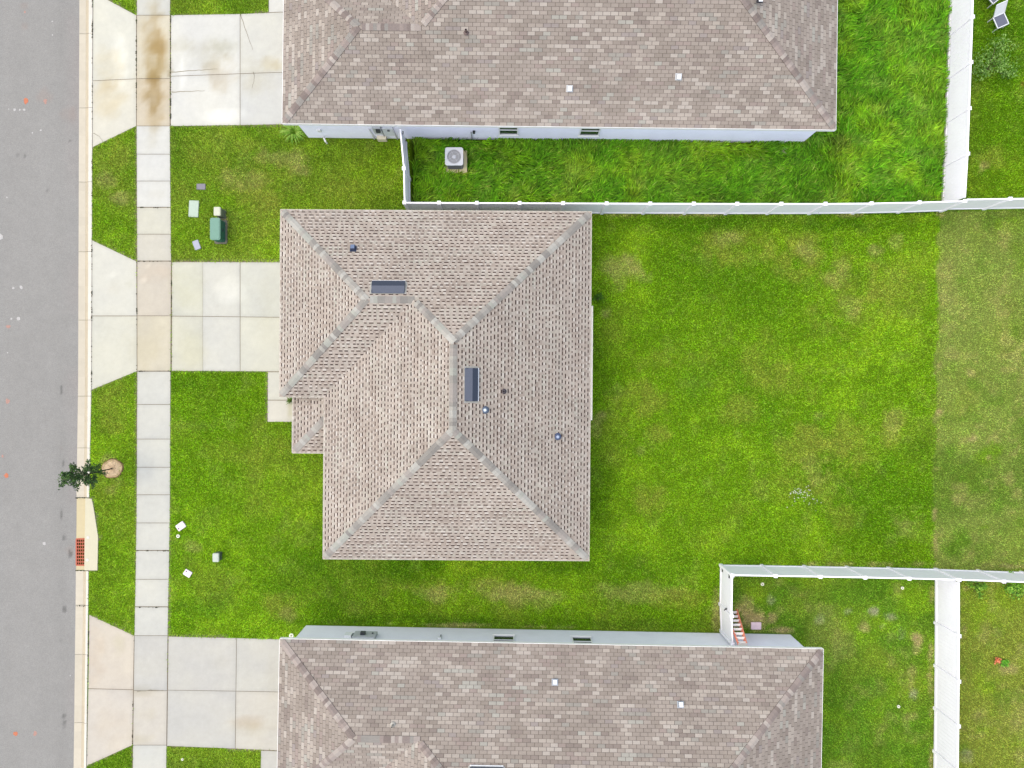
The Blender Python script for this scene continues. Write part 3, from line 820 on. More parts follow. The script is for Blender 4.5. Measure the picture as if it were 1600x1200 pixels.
def roof_laminated(house_roof, faces, rs):
    variants = [lam_variant(rs) for _ in range(40)]
    whole = []; rest = MB(); L = 1.0
    def emit(mb, pieces, F, U, V, clip=None):
        for (a, b, c, d, w0, w1, colr) in pieces:
            if F is None:
                rect = [(a, c), (b, c), (b, d), (a, d)]
                add_piece(mb, rect, lambda v, c=c, d=d, w0=w0, w1=w1: w0 + (w1 - w0) * (v - c) / (d - c), colr, lambda x, y, w: (x, y, w), 0.6)
            else:
                rect = [(U + a, V + c), (U + b, V + c), (U + b, V + d), (U + a, V + d)]
                polys = [rect] if clip is None else [clip_convex(rect, q) for q in clip]
                for pl in polys:
                    if len(pl) < 3 or area2(pl) < 0.0003: continue
                    add_piece(mb, pl, lambda v, c=c + V, d=d + V, w0=w0, w1=w1: w0 + (w1 - w0) * (v - c) / (d - c), colr, F.pt, 0.6)
    for F in faces:
        vmax = max(p[1] for q in F.polys for p in q)
        umin = min(p[0] for q in F.polys for p in q); umax = max(p[0] for q in F.polys for p in q)
        for r in range(int(math.ceil(vmax / ROW))):
            v0 = r * ROW; off = (r * 0.39 + rs.uniform(0, 0.1)) % L
            u = (math.floor((umin - off) / L)) * L + off
            while u < umax:
                vi = rs.randrange(len(variants))
                rect = [(u, v0 - 0.03), (u + L, v0 - 0.03), (u + L, v0 + ROW + 0.015), (u, v0 + ROW + 0.015)]
                hit = [clip_convex(rect, q) for q in F.polys]
                ar = sum(area2(h) for h in hit if len(h) > 2)
                if ar > 0.001:
                    if max([area2(h) if len(h) > 2 else 0 for h in hit]) > 0.999 * area2(rect): whole.append((F, u, v0, vi))
                    else: emit(rest, variants[vi], F, u, v0, F.polys)
                u += L
    camp = Vector((0, 0, CAM_H))
    def key(t):
        p = t[0].pt(t[1] + 0.5, t[2] + 0.07); d = camp - p
        return -t[0].n.dot(d.normalized()) / d.length_squared
    whole.sort(key=key)
    meshes = []
    for pcs in variants:
        m = MB(); emit(m, pcs, None, 0, 0); meshes.append(m.mesh('shingle', M_shingle))
    for F, u, v0, vi in whole[:300]:
        link_mesh('shingle', meshes[vi], house_roof, F.M(u, v0))
    for F, u, v0, vi in whole[300:]:
        emit(rest, variants[vi], F, u, v0)
    tag(rest.build('shingles', M_shingle, house_roof), kind='stuff')

def caps(house_roof, a, b, nl, nr, tones, rs, half=0.148, lift=0.016, step=ROW, end_trim=0.0, start_trim=0.10):
    """cap shingles along the hip or ridge from a (low) to b (high); nl/nr normals of the slopes left and right of a->b"""
    a = Vector(a); b = Vector(b); d = (b - a).normalized()
    Lr = (b - a).length
    sl = (nl.cross(d)).normalized(); sr = (d.cross(nr)).normalized()
    if sl.z > 0: sl = -sl
    if sr.z > 0: sr = -sr
    up = (nl + nr).normalized()
    x = d; z = up; y = z.cross(x).normalized(); z = x.cross(y).normalized()
    R = Matrix((x, y, z)).transposed()
    Ri = R.transposed()
    l = Ri @ sl; r = Ri @ sr
    meshes = []
    ln = 0.25
    for c in tones:
        m = MB()
        def w(p, t): return (p[0], p[1], p[2] + t)
        z0 = 0.020; z1 = 0.004
        P0 = Vector((0, 0, 0)); P1 = Vector((ln, 0, 0))
        for s in (l, r):
            A = w(P0, z0); B = w(P0 + s * half, z0); C = w(P1 + s * half, z1); D = w(P1, z1)
            m.poly([A, B, C, D] if s is r else [D, C, B, A], c)
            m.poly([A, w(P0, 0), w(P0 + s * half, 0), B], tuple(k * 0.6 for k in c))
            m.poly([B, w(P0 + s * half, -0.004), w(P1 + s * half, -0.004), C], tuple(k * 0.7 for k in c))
        meshes.append(m.mesh('ridge_cap', M_shingle))
    n = int((Lr - end_trim) / step); ti = 0
    for k in range(n):
        if start_trim and k * step < start_trim: continue
        p = a + d * (k * step) + up * lift
        if rs.random() < 0.8: ti = rs.randrange(len(meshes))
        M = R.to_4x4(); M.translation = p
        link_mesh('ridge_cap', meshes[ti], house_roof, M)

class House:
    def __init__(s, name, label, piv, rot_deg):
        s.piv = Vector(((piv[0] - 800) * ES, (600 - piv[1]) * ES, 0)); s.rot = math.radians(rot_deg)
        s.root = empty(name, (s.piv.x, s.piv.y, 0), label, 'house')
        s.faces = []
    def w(s, px, py, z=HE):
        """plan pixel (eave scale, unrotated) -> world"""
        x = (px - 800) * ES - s.piv.x; y = (600 - py) * ES - s.piv.y
        c, n = math.cos(s.rot), math.sin(s.rot)
        return Vector((s.piv.x + c * x - n * y, s.piv.y + n * x + c * y, z))
    def face(s, e0, e1, polys, pitch=PITCH, z=HE):
        F = Face(s.w(*e0, z), s.w(*e1, z), [[s.w(*p, z) for p in pl] for pl in polys], pitch)
        s.faces.append(F); return F

def deck_mesh(faces, col):
    mb = MB().col(col)
    for F in faces:
        for q in F.polys:
            mb.poly([F.pt(u, v, -0.002) for u, v in q])
            mb.poly([F.pt(u, v, -0.05) for u, v in reversed(q)])
    return mb

def strip_along(mb, pts, z0, z1, t, out=0.0):
    """boards following a closed plan outline (counter clockwise), thickness t inwards"""
    n = len(pts)
    for i in range(n):
        a = Vector((pts[i][0], pts[i][1], 0)); b = Vector((pts[(i + 1) % n][0], pts[(i + 1) % n][1], 0))
        d = (b - a).normalized(); nin = Vector((-d.y, d.x, 0))
        o = -nin * out
        A = a + o - d * 0.0; B = b + o
        q = [A, B, B + nin * t, A + nin * t]
        mb.hexa([(p.x, p.y, z0) for p in q], [(p.x, p.y, z1) for p in q])

def inset_poly(pts, d):
    """rectilinear-ish closed outline, counter clockwise, moved inwards by d"""
    n = len(pts); out = []
    for i in range(n):
        p = Vector(pts[i][:2]); a = (p - Vector(pts[i - 1][:2])).normalized(); b = (Vector(pts[(i + 1) % n][:2]) - p).normalized()
        n1 = Vector((-a.y, a.x)); n2 = Vector((-b.y, b.x))
        k = (n1 + n2) / (1 + n1.dot(n2))
        out.append(p + k * d)
    return out

def walls(house, outline, col, z1=2.6):
    """each straight wall is one part"""
    w = inset_poly(outline, 0.33); n = len(w); ret = []
    for i in range(n):
        a, b = w[i], w[(i + 1) % n]; d = (b - a).normalized(); nin = Vector((-d.y, d.x))
        mb = MB().col(col)
        e = nin * 0.2
        q = [a, b, b + e - d * 0.0, a + e]
        prev = (a - w[i - 1]).normalized(); nxt = (w[(i + 2) % n] - b).normalized()
        # mitre the ends so the walls butt without overlapping
        q[2] = b + e + (-d if d.x * nxt.y - d.y * nxt.x > 0 else d) * 0.2
        q[3] = a + e + (d if prev.x * d.y - prev.y * d.x > 0 else -d) * 0.2
        mb.hexa([(p.x, p.y, -0.05) for p in q], [(p.x, p.y, z1) for p in q])
        ret.append((mb.build('wall', M_stucco, house.root), a, b))
    return ret

def roofline(house, outline, fcol, scol, z=HE, fh=0.17):
    strip = MB().col(fcol); strip_along(strip, outline, z - fh, z + 0.012, 0.02, out=0.012)
    strip.build('fascia', M_trim, house.root)
    so = MB().col(scol)
    o2 = inset_poly(outline, 0.004)
    so.poly([(p[0], p[1], z - fh + 0.02) for p in reversed(o2)])
    so.build('soffit', M_trim, house.root)

NLcol = (0.095, 0.080, 0.070)
def hip(house, roof, p0, h0, p1, h1, FL, FR, tones, rs, **k):
    a = house.w(*p0, h0); b = house.w(*p1, h1)
    caps(roof, a, b, FL.n, FR.n, tones, rs, **k)

CAP_MAIN = [tuple(c * 0.475 for c in lin(*t)) for t in ((196, 193, 183), (188, 184, 175), (204, 202, 193), (172, 168, 160), (193, 194, 183), (183, 176, 168), (164, 160, 153))]
CAP_NB = [tuple(c * 0.455 for c in lin(*t)) for t in ((182, 168, 160), (170, 157, 150), (198, 186, 177), (158, 145, 138), (208, 198, 188), (178, 173, 165))]

# ---- middle house
H = House('house', 'middle house with light taupe shingled hip roof and two dark attic vents', (680, 600), -0.40)
W_, E_, N_, S_, Wm, Sw = 436.5, 922.5, 329.0, 874.5, 506.5, 622.0
R1 = (Sw - N_) / 2; yr = N_ + R1; aL = (W_ + R1, yr); J = (Wm + R1, yr)
R2 = (E_ - Wm) / 2; aN = (Wm + R2, N_ + R2); aS = (Wm + R2, S_ - R2)
hz = lambda R: HE + R * ES * PITCH
Fn = H.face((E_, N_), (W_, N_), [[(W_, N_), (J[0], N_), J, aL], [(J[0], N_), (E_, N_), aN, J]])
Fww = H.face((W_, N_), (W_, Sw), [[(W_, N_), aL, (W_, Sw)]])
Fsw = H.face((W_, Sw), (Wm, Sw), [[(W_, Sw), aL, J, (Wm, Sw)]])
Fmw = H.face((Wm, Sw), (Wm, S_), [[(Wm, Sw), J, aN, aS, (Wm, S_)]])
Fs = H.face((Wm, S_), (E_, S_), [[(Wm, S_), aS, (E_, S_)]])
Fe = H.face((E_, S_), (E_, N_), [[(E_, N_), (E_, S_), aS, aN]])
roof = deck_mesh(H.faces, NLcol).build('roof', M_shingle, H.root)
rs = random.Random(3)
# porch roof, lower and flatter
PZ = 2.20; PPITCH = 0.25
ps = (CAM_H - PZ) / FPX / ES
pc = lambda px, py: (800 + (px - 800) * ps, 600 + (py - 600) * ps)
pW, pS = pc(457.5, 709); pE = Wm + 9; pN = Sw - 9
runE = pE - pW
HP = House.__new__(House); HP.piv = H.piv; HP.rot = H.rot; HP.root = H.root; HP.faces = []
Fpw = HP.face((pW, pN), (pW, pS), [[(pW, pN), (pE, pN), (pE, pS - runE), (pW, pS)]], PPITCH, PZ)
Fps = HP.face((pW, pS), (pE, pS), [[(pW, pS), (pE, pS - runE), (pE, pS)]], PPITCH, PZ)
proof = deck_mesh(HP.faces, NLcol).build('porch_roof', M_shingle, H.root)
roof_laminated(roof, H.faces, rs)
rp = random.Random(5)
_links = len(COL.objects)
def roof_laminated_joined(parent, faces, rs):
    """small roof: every shingle is its own part"""
    variants = [lam_variant(rs) for _ in range(8)]
    for F in faces:
        vmax = max(p[1] for q in F.polys for p in q); umin = min(p[0] for q in F.polys for p in q); umax = max(p[0] for q in F.polys for p in q)
        for r in range(int(math.ceil(vmax / ROW))):
            v0 = r * ROW; off = (r * 0.39) % 1.0; u = math.floor(umin - off) + off
            while u < umax:
                mb = MB()
                for (a, b, c, d, w0, w1, colr) in rs.choice(variants):
                    for q in F.polys:
                        pl = clip_convex([(u + a, v0 + c), (u + b, v0 + c), (u + b, v0 + d), (u + a, v0 + d)], q)
                        if len(pl) > 2 and area2(pl) > 0.0003:
                            add_piece(mb, pl, lambda v, c=c + v0, d=d + v0, w0=w0, w1=w1: w0 + (w1 - w0) * (v - c) / (d - c), colr, F.pt, 0.6)
                if mb.v: mb.build('shingle', M_shingle, parent)
                u += 1.0
roof_laminated_joined(proof, HP.faces, rp)
cap_end = dict(end_trim=0.0)
hip(H, roof, (W_, N_), HE, aL, hz(R1), Fn, Fww, CAP_MAIN, rs)
hip(H, roof, (W_, Sw), HE, aL, hz(R1), Fww, Fsw, CAP_MAIN, rs)
hip(H, roof, aL, hz(R1), J, hz(R1), Fn, Fsw, CAP_MAIN, rs)
hip(H, roof, J, hz(R1), aN, hz(R2), Fn, Fmw, CAP_MAIN, rs)
hip(H, roof, (E_, N_), HE, aN, hz(R2), Fe, Fn, CAP_MAIN, rs)
hip(H, roof, (Wm, S_), HE, aS, hz(R2), Fmw, Fs, CAP_MAIN, rs)
hip(H, roof, (E_, S_), HE, aS, hz(R2), Fs, Fe, CAP_MAIN, rs)
hip(H, roof, aN, hz(R2), aS, hz(R2), Fe, Fmw, CAP_MAIN, rs)
a = H.w(pW, pS, PZ); b = H.w(pE, pS - runE, PZ + runE * ES * PPITCH)
caps(proof, a, b, Fpw.n, Fps.n, CAP_MAIN, rs, end_trim=0.15)
FASC = lin(222, 218, 200, 0.55)
outl = [H.w(*p).xy for p in [(W_, N_), (W_, Sw), (Wm, Sw), (Wm, S_), (E_, S_), (E_, N_)]]
roofline(H, outl, FASC, lin(235, 235, 230, 0.75))
wl = walls(H, outl, lin(205, 206, 200, 0.7))
# porch fascia, post
mb = MB().col(FASC)
q = [H.w(pW, pN).xy, H.w(pW, pS).xy, H.w(pE, pS).xy]
for A, B in ((q[0], q[1]), (q[1], q[2])):
    d = (B - A).normalized(); n = Vector((-d.y, d.x)); A = A - n * 0.022; B = B - n * 0.022
    pts = [A, B, B + n * 0.025, A + n * 0.025]
    mb.hexa([(p.x, p.y, PZ - 0.16) for p in pts], [(p.x, p.y, PZ + 0.012) for p in pts])
mb.build('porch_fascia', M_trim, H.root)
p = H.w(pW + 9, pS - 9); MB().col(lin(228, 228, 222, 0.75)).box(p.x - 0.1, p.x + 0.1, p.y - 0.1, p.y + 0.1, 0.0, PZ - 0.03).build('porch_post', M_trim, H.root, bevel=0.01)
# garage door and front door on the street side
def wall_panel(root, name, a, b, t0, t1, z0, z1, depth, col, mat, off=0.004, bevel=0):
    """flat box standing proud of a wall that runs a->b (outside on the right hand side)"""
    d = (b - a).normalized(); no = Vector((d.y, -d.x))
    A = a + d * t0 + no * off; B = a + d * t1 + no * off
    q = [A + no * depth, B + no * depth, B, A]
    return MB().col(col).hexa([(p.x, p.y, z0) for p in q], [(p.x, p.y, z1) for p in q]), q, d, no
mb, *_ = wall_panel(H.root, 'garage_door', wl[0][1], wl[0][2], 1.2, 6.1, 0.02, 2.15, 0.05, lin(236, 236, 232, 0.75), M_trim)
gd = wl[0]; d = (gd[2] - gd[1]).normalized(); no = Vector((d.y, -d.x))
for k in range(1, 4):
    A = gd[1] + d * 1.2 + no * 0.055; B = gd[1] + d * 6.1 + no * 0.055
    mb.beam((A.x, A.y, k * 0.53), (B.x, B.y, k * 0.53), 0.012, 0.015)
mb.build('garage_door', M_trim, H.root)
mb, *_ = wall_panel(H.root, 'front_door', wl[2][1], wl[2][2], 0.35, 1.3, 0.02, 2.05, 0.05, lin(70, 62, 56, 0.6), M_paint); mb.build('front_door', M_paint, H.root)
# rear gutter on the east eave
A = H.w(E_, 476); B = H.w(E_, 655)
mb = MB().col(lin(240, 240, 236, 0.78))
dx = Vector((0.028, 0, 0)); ww = 0.055
for z0, z1, x0, x1 in ((HE - 0.11, HE - 0.10, 0, ww), (HE - 0.11, HE + 0.0, ww - 0.008, ww)):
    q = [A + dx + Vector((x0, 0, 0)), B + dx + Vector((x0, 0, 0)), B + dx + Vector((x1, 0, 0)), A + dx + Vector((x1, 0, 0))]
    mb.hexa([(p.x, p.y, z0) for p in q], [(p.x, p.y, z1) for p in q])
mb.build('gutter', M_trim, H.root)

def on_face(F, px, py):
    """point of a slope that the photo shows at this pixel -> (u, v)"""
    d = Vector(((px - 800) / FPX, (600 - py) / FPX, -1.0)); o = Vector((0, 0, CAM_H))
    t = (F.a - o).dot(F.n) / d.dot(F.n); p = o + d * t - F.a
    return p.dot(F.u), p.dot(F.v)

def attic_vent(F, px, py, L, Wd, root):
    u, v = on_face(F, px, py); M = F.M(u, v)
    mb = MB().col(lin(196, 196, 188, 0.5)); mb.box(-L / 2 - 0.07, L / 2 + 0.07, -Wd / 2 - 0.03, Wd / 2 + 0.02, 0.012, 0.018, M)
    fl = mb.build('attic_vent_flange', M_trim, root)
    mb = MB().col(lin(86, 98, 120, 0.42))
    # wedge shaped hood: high open lip down-slope
    prof = [(-Wd / 2, 0.11), (-Wd / 2, 0.135), (-0.02, 0.15), (Wd / 2, 0.045), (Wd / 2, 0.019), (Wd / 2 - 0.05, 0.019), (-Wd / 2 + 0.03, 0.10)]
    n = len(prof)
    vs = [[M @ Vector((x, y, z)) for y, z in prof] for x in (-L / 2, L / 2)]
    for k in range(n):
        k2 = (k + 1) % n
        mb.poly([vs[0][k], vs[0][k2], vs[1][k2], vs[1][k]], lin(62, 74, 96, 0.36) if k == 1 else None)
    mb.poly(vs[0][::-1]); mb.poly(vs[1])
    for x in (-L / 2, L / 2 - 0.02):
        mb.box(x, x + 0.02, -Wd / 2 + 0.03, Wd / 2 - 0.03, 0.015, 0.10, M)
    h = mb.build('attic_vent', M_paint, root)
    # pale lip of the flange below the hood
    mb = MB().col(lin(236, 238, 242, 0.75)); mb.box(-L / 2, L / 2 + 0.01, -Wd / 2 - 0.07, -Wd / 2 - 0.025, 0.02, 0.04, M); mb.build('lip', M_trim, h)
attic_vent(Fn, 607, 450, 1.28, 0.50, H.root)
attic_vent(Fe, 735.5, 601, 1.26, 0.50, H.root)
def small_vent(F, px, py, root, name, kind, col, top):
    u, v = on_face(F, px, py); p = F.pt(u, v, 0.012)
    M = Matrix.Translation(p)
    if kind == 'box':
        fl = MB().col(col).box(-0.13, 0.13, -0.13, 0.13, 0.0, 0.006, F.M(u, v, 0.012)); fl.box(-0.09, 0.09, -0.10, 0.10, 0.0, 0.16, F.M(u, v, 0.012))
        o = fl.build(name, M_paint, root, bevel=0.012)
        MB().col(top).box(-0.075, 0.075, -0.085, 0.085, 0.163, 0.175, F.M(u, v, 0.012)).build('vent_top', M_paint, o)
    elif kind == 'round':
        mb = MB().col(col).lathe([(0.15, 0.0), (0.14, 0.03), (0.09, 0.06), (0.09, 0.16), (0.11, 0.17), (0.10, 0.20), (0.05, 0.21)], 18, M)
        o = mb.build(name, M_paint, root)
        MB().col(top).lathe([(0.06, 0.212), (0.05, 0.225), (0.02, 0.23)], 14, M).build('vent_top', M_paint, o)
    else:
        mb = MB().col(col).lathe([(0.11, 0.0), (0.075, 0.035), (0.045, 0.05), (0.045, 0.24), (0.035, 0.24), (0.034, 0.10)], 14, M)
        mb.build(name, M_paint, root)
NAVY = lin(58, 70, 98, 0.6); LBLUE = lin(168, 184, 210, 0.6)
small_vent(Fn, 552, 389, H.root, 'roof_vent', 'box', NAVY, lin(110, 128, 160, 0.6))
small_vent(Fe, 758, 640.5, H.root, 'roof_vent', 'round', lin(88, 104, 126, 0.6), lin(205, 218, 226, 0.7))
small_vent(Fe, 871, 682, H.root, 'roof_vent', 'round', lin(70, 86, 120, 0.6), LBLUE)
small_vent(Fe, 787, 611.5, H.root, 'vent_pipe', 'pipe', lin(84, 76, 82, 0.5), None)

def neighbour(name, label, piv, rot, sgn, W_, E_, Wm, ye, R1, R2, wallcol, fcol, seed):
    """wing + main block; sgn=-1: house lies above its visible eave in the picture"""
    Hn = House(name, label, piv, rot)
    yw = ye + sgn * 2 * R1; yr = ye + sgn * R1; yf = ye + sgn * 2 * R2; ym = ye + sgn * R2
    aL = (W_ + R1, yr); J = (Wm + R1, yr); aW = (Wm + R2, ym); aE = (E_ - R2, ym)
    def fc(e0, e1, polys):
        # eave direction must have the slope on its left
        a = Hn.w(*e0); b = Hn.w(*e1); c = Hn.w(*polys[0][2]) 
        if (b - a).cross(sum((Hn.w(*p) for p in polys[0]), Vector()) / len(polys[0]) - a).z < 0: e0, e1 = e1, e0
        return Hn.face(e0, e1, polys)
    F1 = fc((W_, ye), (E_, ye), [[(W_, ye), (J[0], ye), J, aL], [(J[0], ye), (E_, ye), aE, aW, J]])
    F2 = fc((W_, ye), (W_, yw), [[(W_, ye), aL, (W_, yw)]])
    F3 = fc((W_, yw), (Wm, yw), [[(W_, yw), aL, J, (Wm, yw)]])
    F4 = fc((Wm, yw), (Wm, yf), [[(Wm, yw), J, aW, (Wm, yf)]])
    F5 = fc((E_, ye), (E_, yf), [[(E_, ye), aE, (E_, yf)]])
    F6 = fc((Wm, yf), (E_, yf), [[(Wm, yf), aW, aE, (E_, yf)]])
    rf = deck_mesh(Hn.faces, NLcol).build('roof', M_shingle, Hn.root)
    r_ = random.Random(seed)
    roof_tabs(rf, Hn.faces, r_)
    z1, z2 = hz(R1), hz(R2)
    kw = dict(half=0.15)
    hip(Hn, rf, (W_, ye), HE, aL, z1, F1, F2, CAP_NB, r_, **kw)
    hip(Hn, rf, (W_, yw), HE, aL, z1, F2, F3, CAP_NB, r_, **kw)
    hip(Hn, rf, aL, z1, J, z1, F1, F3, CAP_NB, r_, **kw)
    hip(Hn, rf, J, z1, aW, z2, F1, F4, CAP_NB, r_, **kw)
    hip(Hn, rf, (E_, ye), HE, aE, z2, F1, F5, CAP_NB, r_, **kw)
    hip(Hn, rf, (E_, yf), HE, aE, z2, F5, F6, CAP_NB, r_, **kw)
    hip(Hn, rf, (Wm, yf), HE, aW, z2, F4, F6, CAP_NB, r_, **kw)
    hip(Hn, rf, aW, z2, aE, z2, F1, F6, CAP_NB, r_, **kw)
    ol = [(W_, ye), (E_, ye), (E_, yf), (Wm, yf), (Wm, yw), (W_, yw)]
    ol = [Hn.w(*p).xy for p in ol]
    if sgn > 0: ol = [ol[0]] + ol[1:][::-1]
    roofline(Hn, ol, fcol, lin(235, 235, 232, 0.75))
    wls = walls(Hn, ol, wallcol)
    return Hn, F1, wls, rf

HN, FN1, wlN, _ = neighbour('house', 'north house with pinkish tabbed shingle roof and pale blue white wall', (873, 198), -0.66, -1, 441, 1306, 534, 198, 128, 220, lin(236, 236, 252, 0.95), lin(242, 242, 240, 0.78), 21)
HS, FS1, wlS, _ = neighbour('house', 'south house with pinkish brown tabbed shingle roof and grey wall', (861, 1006), -1.08, 1, 437, 1286.5, 533, 1006, 129, 220, lin(230, 230, 238, 0.93), lin(244, 244, 240, 0.80), 22)
WV = lin(236, 240, 244, 0.75)
for px, py in ((890, 138.5), (1060, 120)): small_vent(FN1, px, py, HN.root, 'roof_vent', 'box', lin(200, 204, 206, 0.7), WV)
small_vent(FN1, 1187, -1, HN.root, 'roof_vent', 'box', lin(60, 60, 64, 0.6), WV)
small_vent(FN1, 728.5, 51, HN.root, 'vent_pipe', 'pipe', lin(120, 100, 96, 0.5), None)
for px, py in ((867, 1066), (1063, 1101)): small_vent(FS1, px, py, HS.root, 'roof_vent', 'box', lin(170, 178, 186, 0.7), WV)
small_vent(FS1, 614, 1132, HS.root, 'vent_pipe', 'pipe', lin(190, 186, 176, 0.6), None)
attic_vent(FS1, 760, 1210, 1.28, 0.50, HS.root)

# windows, meters and fittings on the visible side walls
def wall_t(w, px, py_base):
    """distance along a wall of the ground point below pixel column px at height h"""
    o, a, b = w; d = (b - a).normalized(); return a, b, d
def wall_point(w, px, z):
    """t along the wall at height z so that it shows at pixel column px"""
    _, a, b = w; d = (b - a).normalized(); X = (px - 800) * (CAM_H - z) / FPX
    return (X - a.x) / d.x
def window(house, w, px0, px1, z0, z1, dark):
    _, a, b = w
    t0 = wall_point(w, px0, (z0 + z1) / 2); t1 = wall_point(w, px1, (z0 + z1) / 2)
    t0, t1 = min(t0, t1), max(t0, t1)
    fcol = lin(240, 241, 240, 0.78)
    d = (b - a).normalized(); no = Vector((d.y, -d.x))
    def bx(mb, s0, s1, y0, y1, o0, o1):
        A = a + d * s0; B = a + d * s1
        q = [A + no * o1, B + no * o1, B + no * o0, A + no * o0]
        mb.hexa([(p.x, p.y, y0) for p in q], [(p.x, p.y, y1) for p in q])
    mb = MB().col(lin(150, 160, 158, 0.5)); bx(mb, t0, t1, z0, z1, 0.004, 0.012); win = mb.build('window', M_trim, house.root)
    fr = MB().col(fcol)
    for s0, s1, y0, y1 in ((t0 - 0.05, t1 + 0.05, z1, z1 + 0.06), (t0 - 0.05, t1 + 0.05, z0 - 0.06, z0), (t0 - 0.05, t0, z0, z1), (t1, t1 + 0.05, z0, z1), (t0, t1, (z0 + z1) / 2 - 0.02, (z0 + z1) / 2 + 0.02)):
        bx(fr, s0, s1, y0, y1, 0.013, 0.05)
    fr.build('frame', M_trim, win)
    for y0, y1 in ((z0, (z0 + z1) / 2 - 0.02), ((z0 + z1) / 2 + 0.02, z1)):
        p = MB().col((0.03, 0.04, 0.04)); bx(p, t0, t1, y0, y1, 0.016, 0.022); p.build('pane', M_glass, win)
    sl = MB().col(fcol); bx(sl, t0 - 0.07, t1 + 0.07, z0 - 0.11, z0 - 0.062, 0.005, 0.08); sl.build('sill', M_trim, win)
for px0, px1 in ((781, 808), (908, 936)): window(HN, wlN[0], px0, px1, 0.85, 1.95, True)
wS = wlS[-1]
wS = max(wlS, key=lambda w: (w[1].y + w[2].y) + 0.001 * (w[1] - w[2]).length)
for px0, px1 in ((772, 802), (896, 924)): window(HS, wS, px0, px1, 1.0, 2.05, True)

def wall_box(house, w, px, wd, z0, z1, dep, col, name, mat=M_paint, parent=None, off=0.004, bevel=0.008):
    _, a, b = w; t = wall_point(w, px, (z0 + z1) / 2)
    mb, q, d, no = wall_panel(None, name, a, b, t - wd / 2, t + wd / 2, z0, z1, dep, col, mat, off)
    return mb.build(name, mat, parent or house.root, bevel=bevel)
GREYB = lin(196, 200, 202, 0.7)
# north house electrics
mp = wall_box(HN, wlN[0], 590, 0.36, 0.95, 1.75, 0.14, GREYB, 'meter_panel')
wall_box(HN, wlN[0], 591, 0.18, 1.45, 1.66, 0.10, lin(50, 56, 62, 0.5), 'meter_dial', parent=mp, off=0.145)
mp2 = wall_box(HN, wlN[0], 607, 0.46, 0.75, 1.65, 0.12, lin(214, 218, 222, 0.72), 'breaker_box')
wall_box(HN, wlN[0], 607, 0.10, 1.42, 1.55, 0.05, lin(120, 124, 130, 0.5), 'latch', parent=mp2, off=0.125)
wall_box(HN, wlN[0], 581, 0.05, 0.0, 1.3, 0.05, lin(226, 228, 230, 0.74), 'conduit')
wall_box(HN, wlN[0], 600, 0.05, 0.0, 0.9, 0.05, lin(190, 190, 186, 0.7), 'conduit')
wall_box(HN, wlN[0], 619, 0.05, 0.0, 0.8, 0.05, lin(190, 190, 186, 0.7), 'conduit')
wall_box(HN, wlN[0], 597, 0.40, 0.05, 0.42, 0.16, lin(216, 208, 184, 0.8), 'cable_box')
wall_box(HN, wlN[0], 740.5, 0.10, 1.05, 1.22, 0.10, lin(30, 32, 36, 0.6), 'disconnect_box')
wall_box(HN, wlN[0], 737, 0.035, 0.0, 1.05, 0.04, lin(170, 172, 176, 0.6), 'conduit')
wall_box(HN, wlN[0], 499, 0.14, 0.9, 1.15, 0.06, lin(236, 236, 234, 0.76), 'hose_box')
# south house electrics
mp = wall_box(HS, wS, 570, 0.95, 1.1, 1.85, 0.16, GREYB, 'meter_panel')
wall_box(HS, wS, 567, 0.2, 1.45, 1.66, 0.12, lin(64, 70, 76, 0.5), 'meter_dial', parent=mp, off=0.165)
wall_box(HS, wS, 582, 0.06, 1.4, 1.5, 0.05, lin(110, 116, 120, 0.5), 'latch', parent=mp, off=0.165)
wall_box(HS, wS, 544.5, 0.30, 1.25, 1.7, 0.16, lin(236, 238, 238, 0.78), 'cable_box')
wall_box(HS, wS, 552.5, 0.10, 1.25, 1.7, 0.12, lin(110, 120, 122, 0.5), 'conduit')
hb = wall_box(HS, wS, 686.5, 0.14, 1.4, 1.55, 0.08, lin(236, 238, 238, 0.78), 'hose_box')
wall_box(HS, wS, 688.5, 0.04, 1.05, 1.4, 0.06, lin(96, 104, 106, 0.6), 'hose_tap')

# ------------------------------------------------------------------ fences
FH = 1.83
post_me = MB().col((0.8, 0.8, 0.79)).box(-0.063, 0.063, -0.063, 0.063, -0.05, FH - 0.01).mesh('post', M_vinyl)
m = MB(); m.box(-0.075, 0.075, -0.075, 0.075, FH - 0.01, FH + 0.02)
m.v += [(-0.075, -0.075, FH + 0.02), (0.075, -0.075, FH + 0.02), (0.075, 0.075, FH + 0.02), (-0.075, 0.075, FH + 0.02), (0, 0, FH + 0.055)]
n = len(m.v) - 5
for i in range(4): m.f.append((n + i, n + (i + 1) % 4, n + 4)); m.c.append((1, 1, 1))
cap_me = m.mesh('cap', M_vinyl)

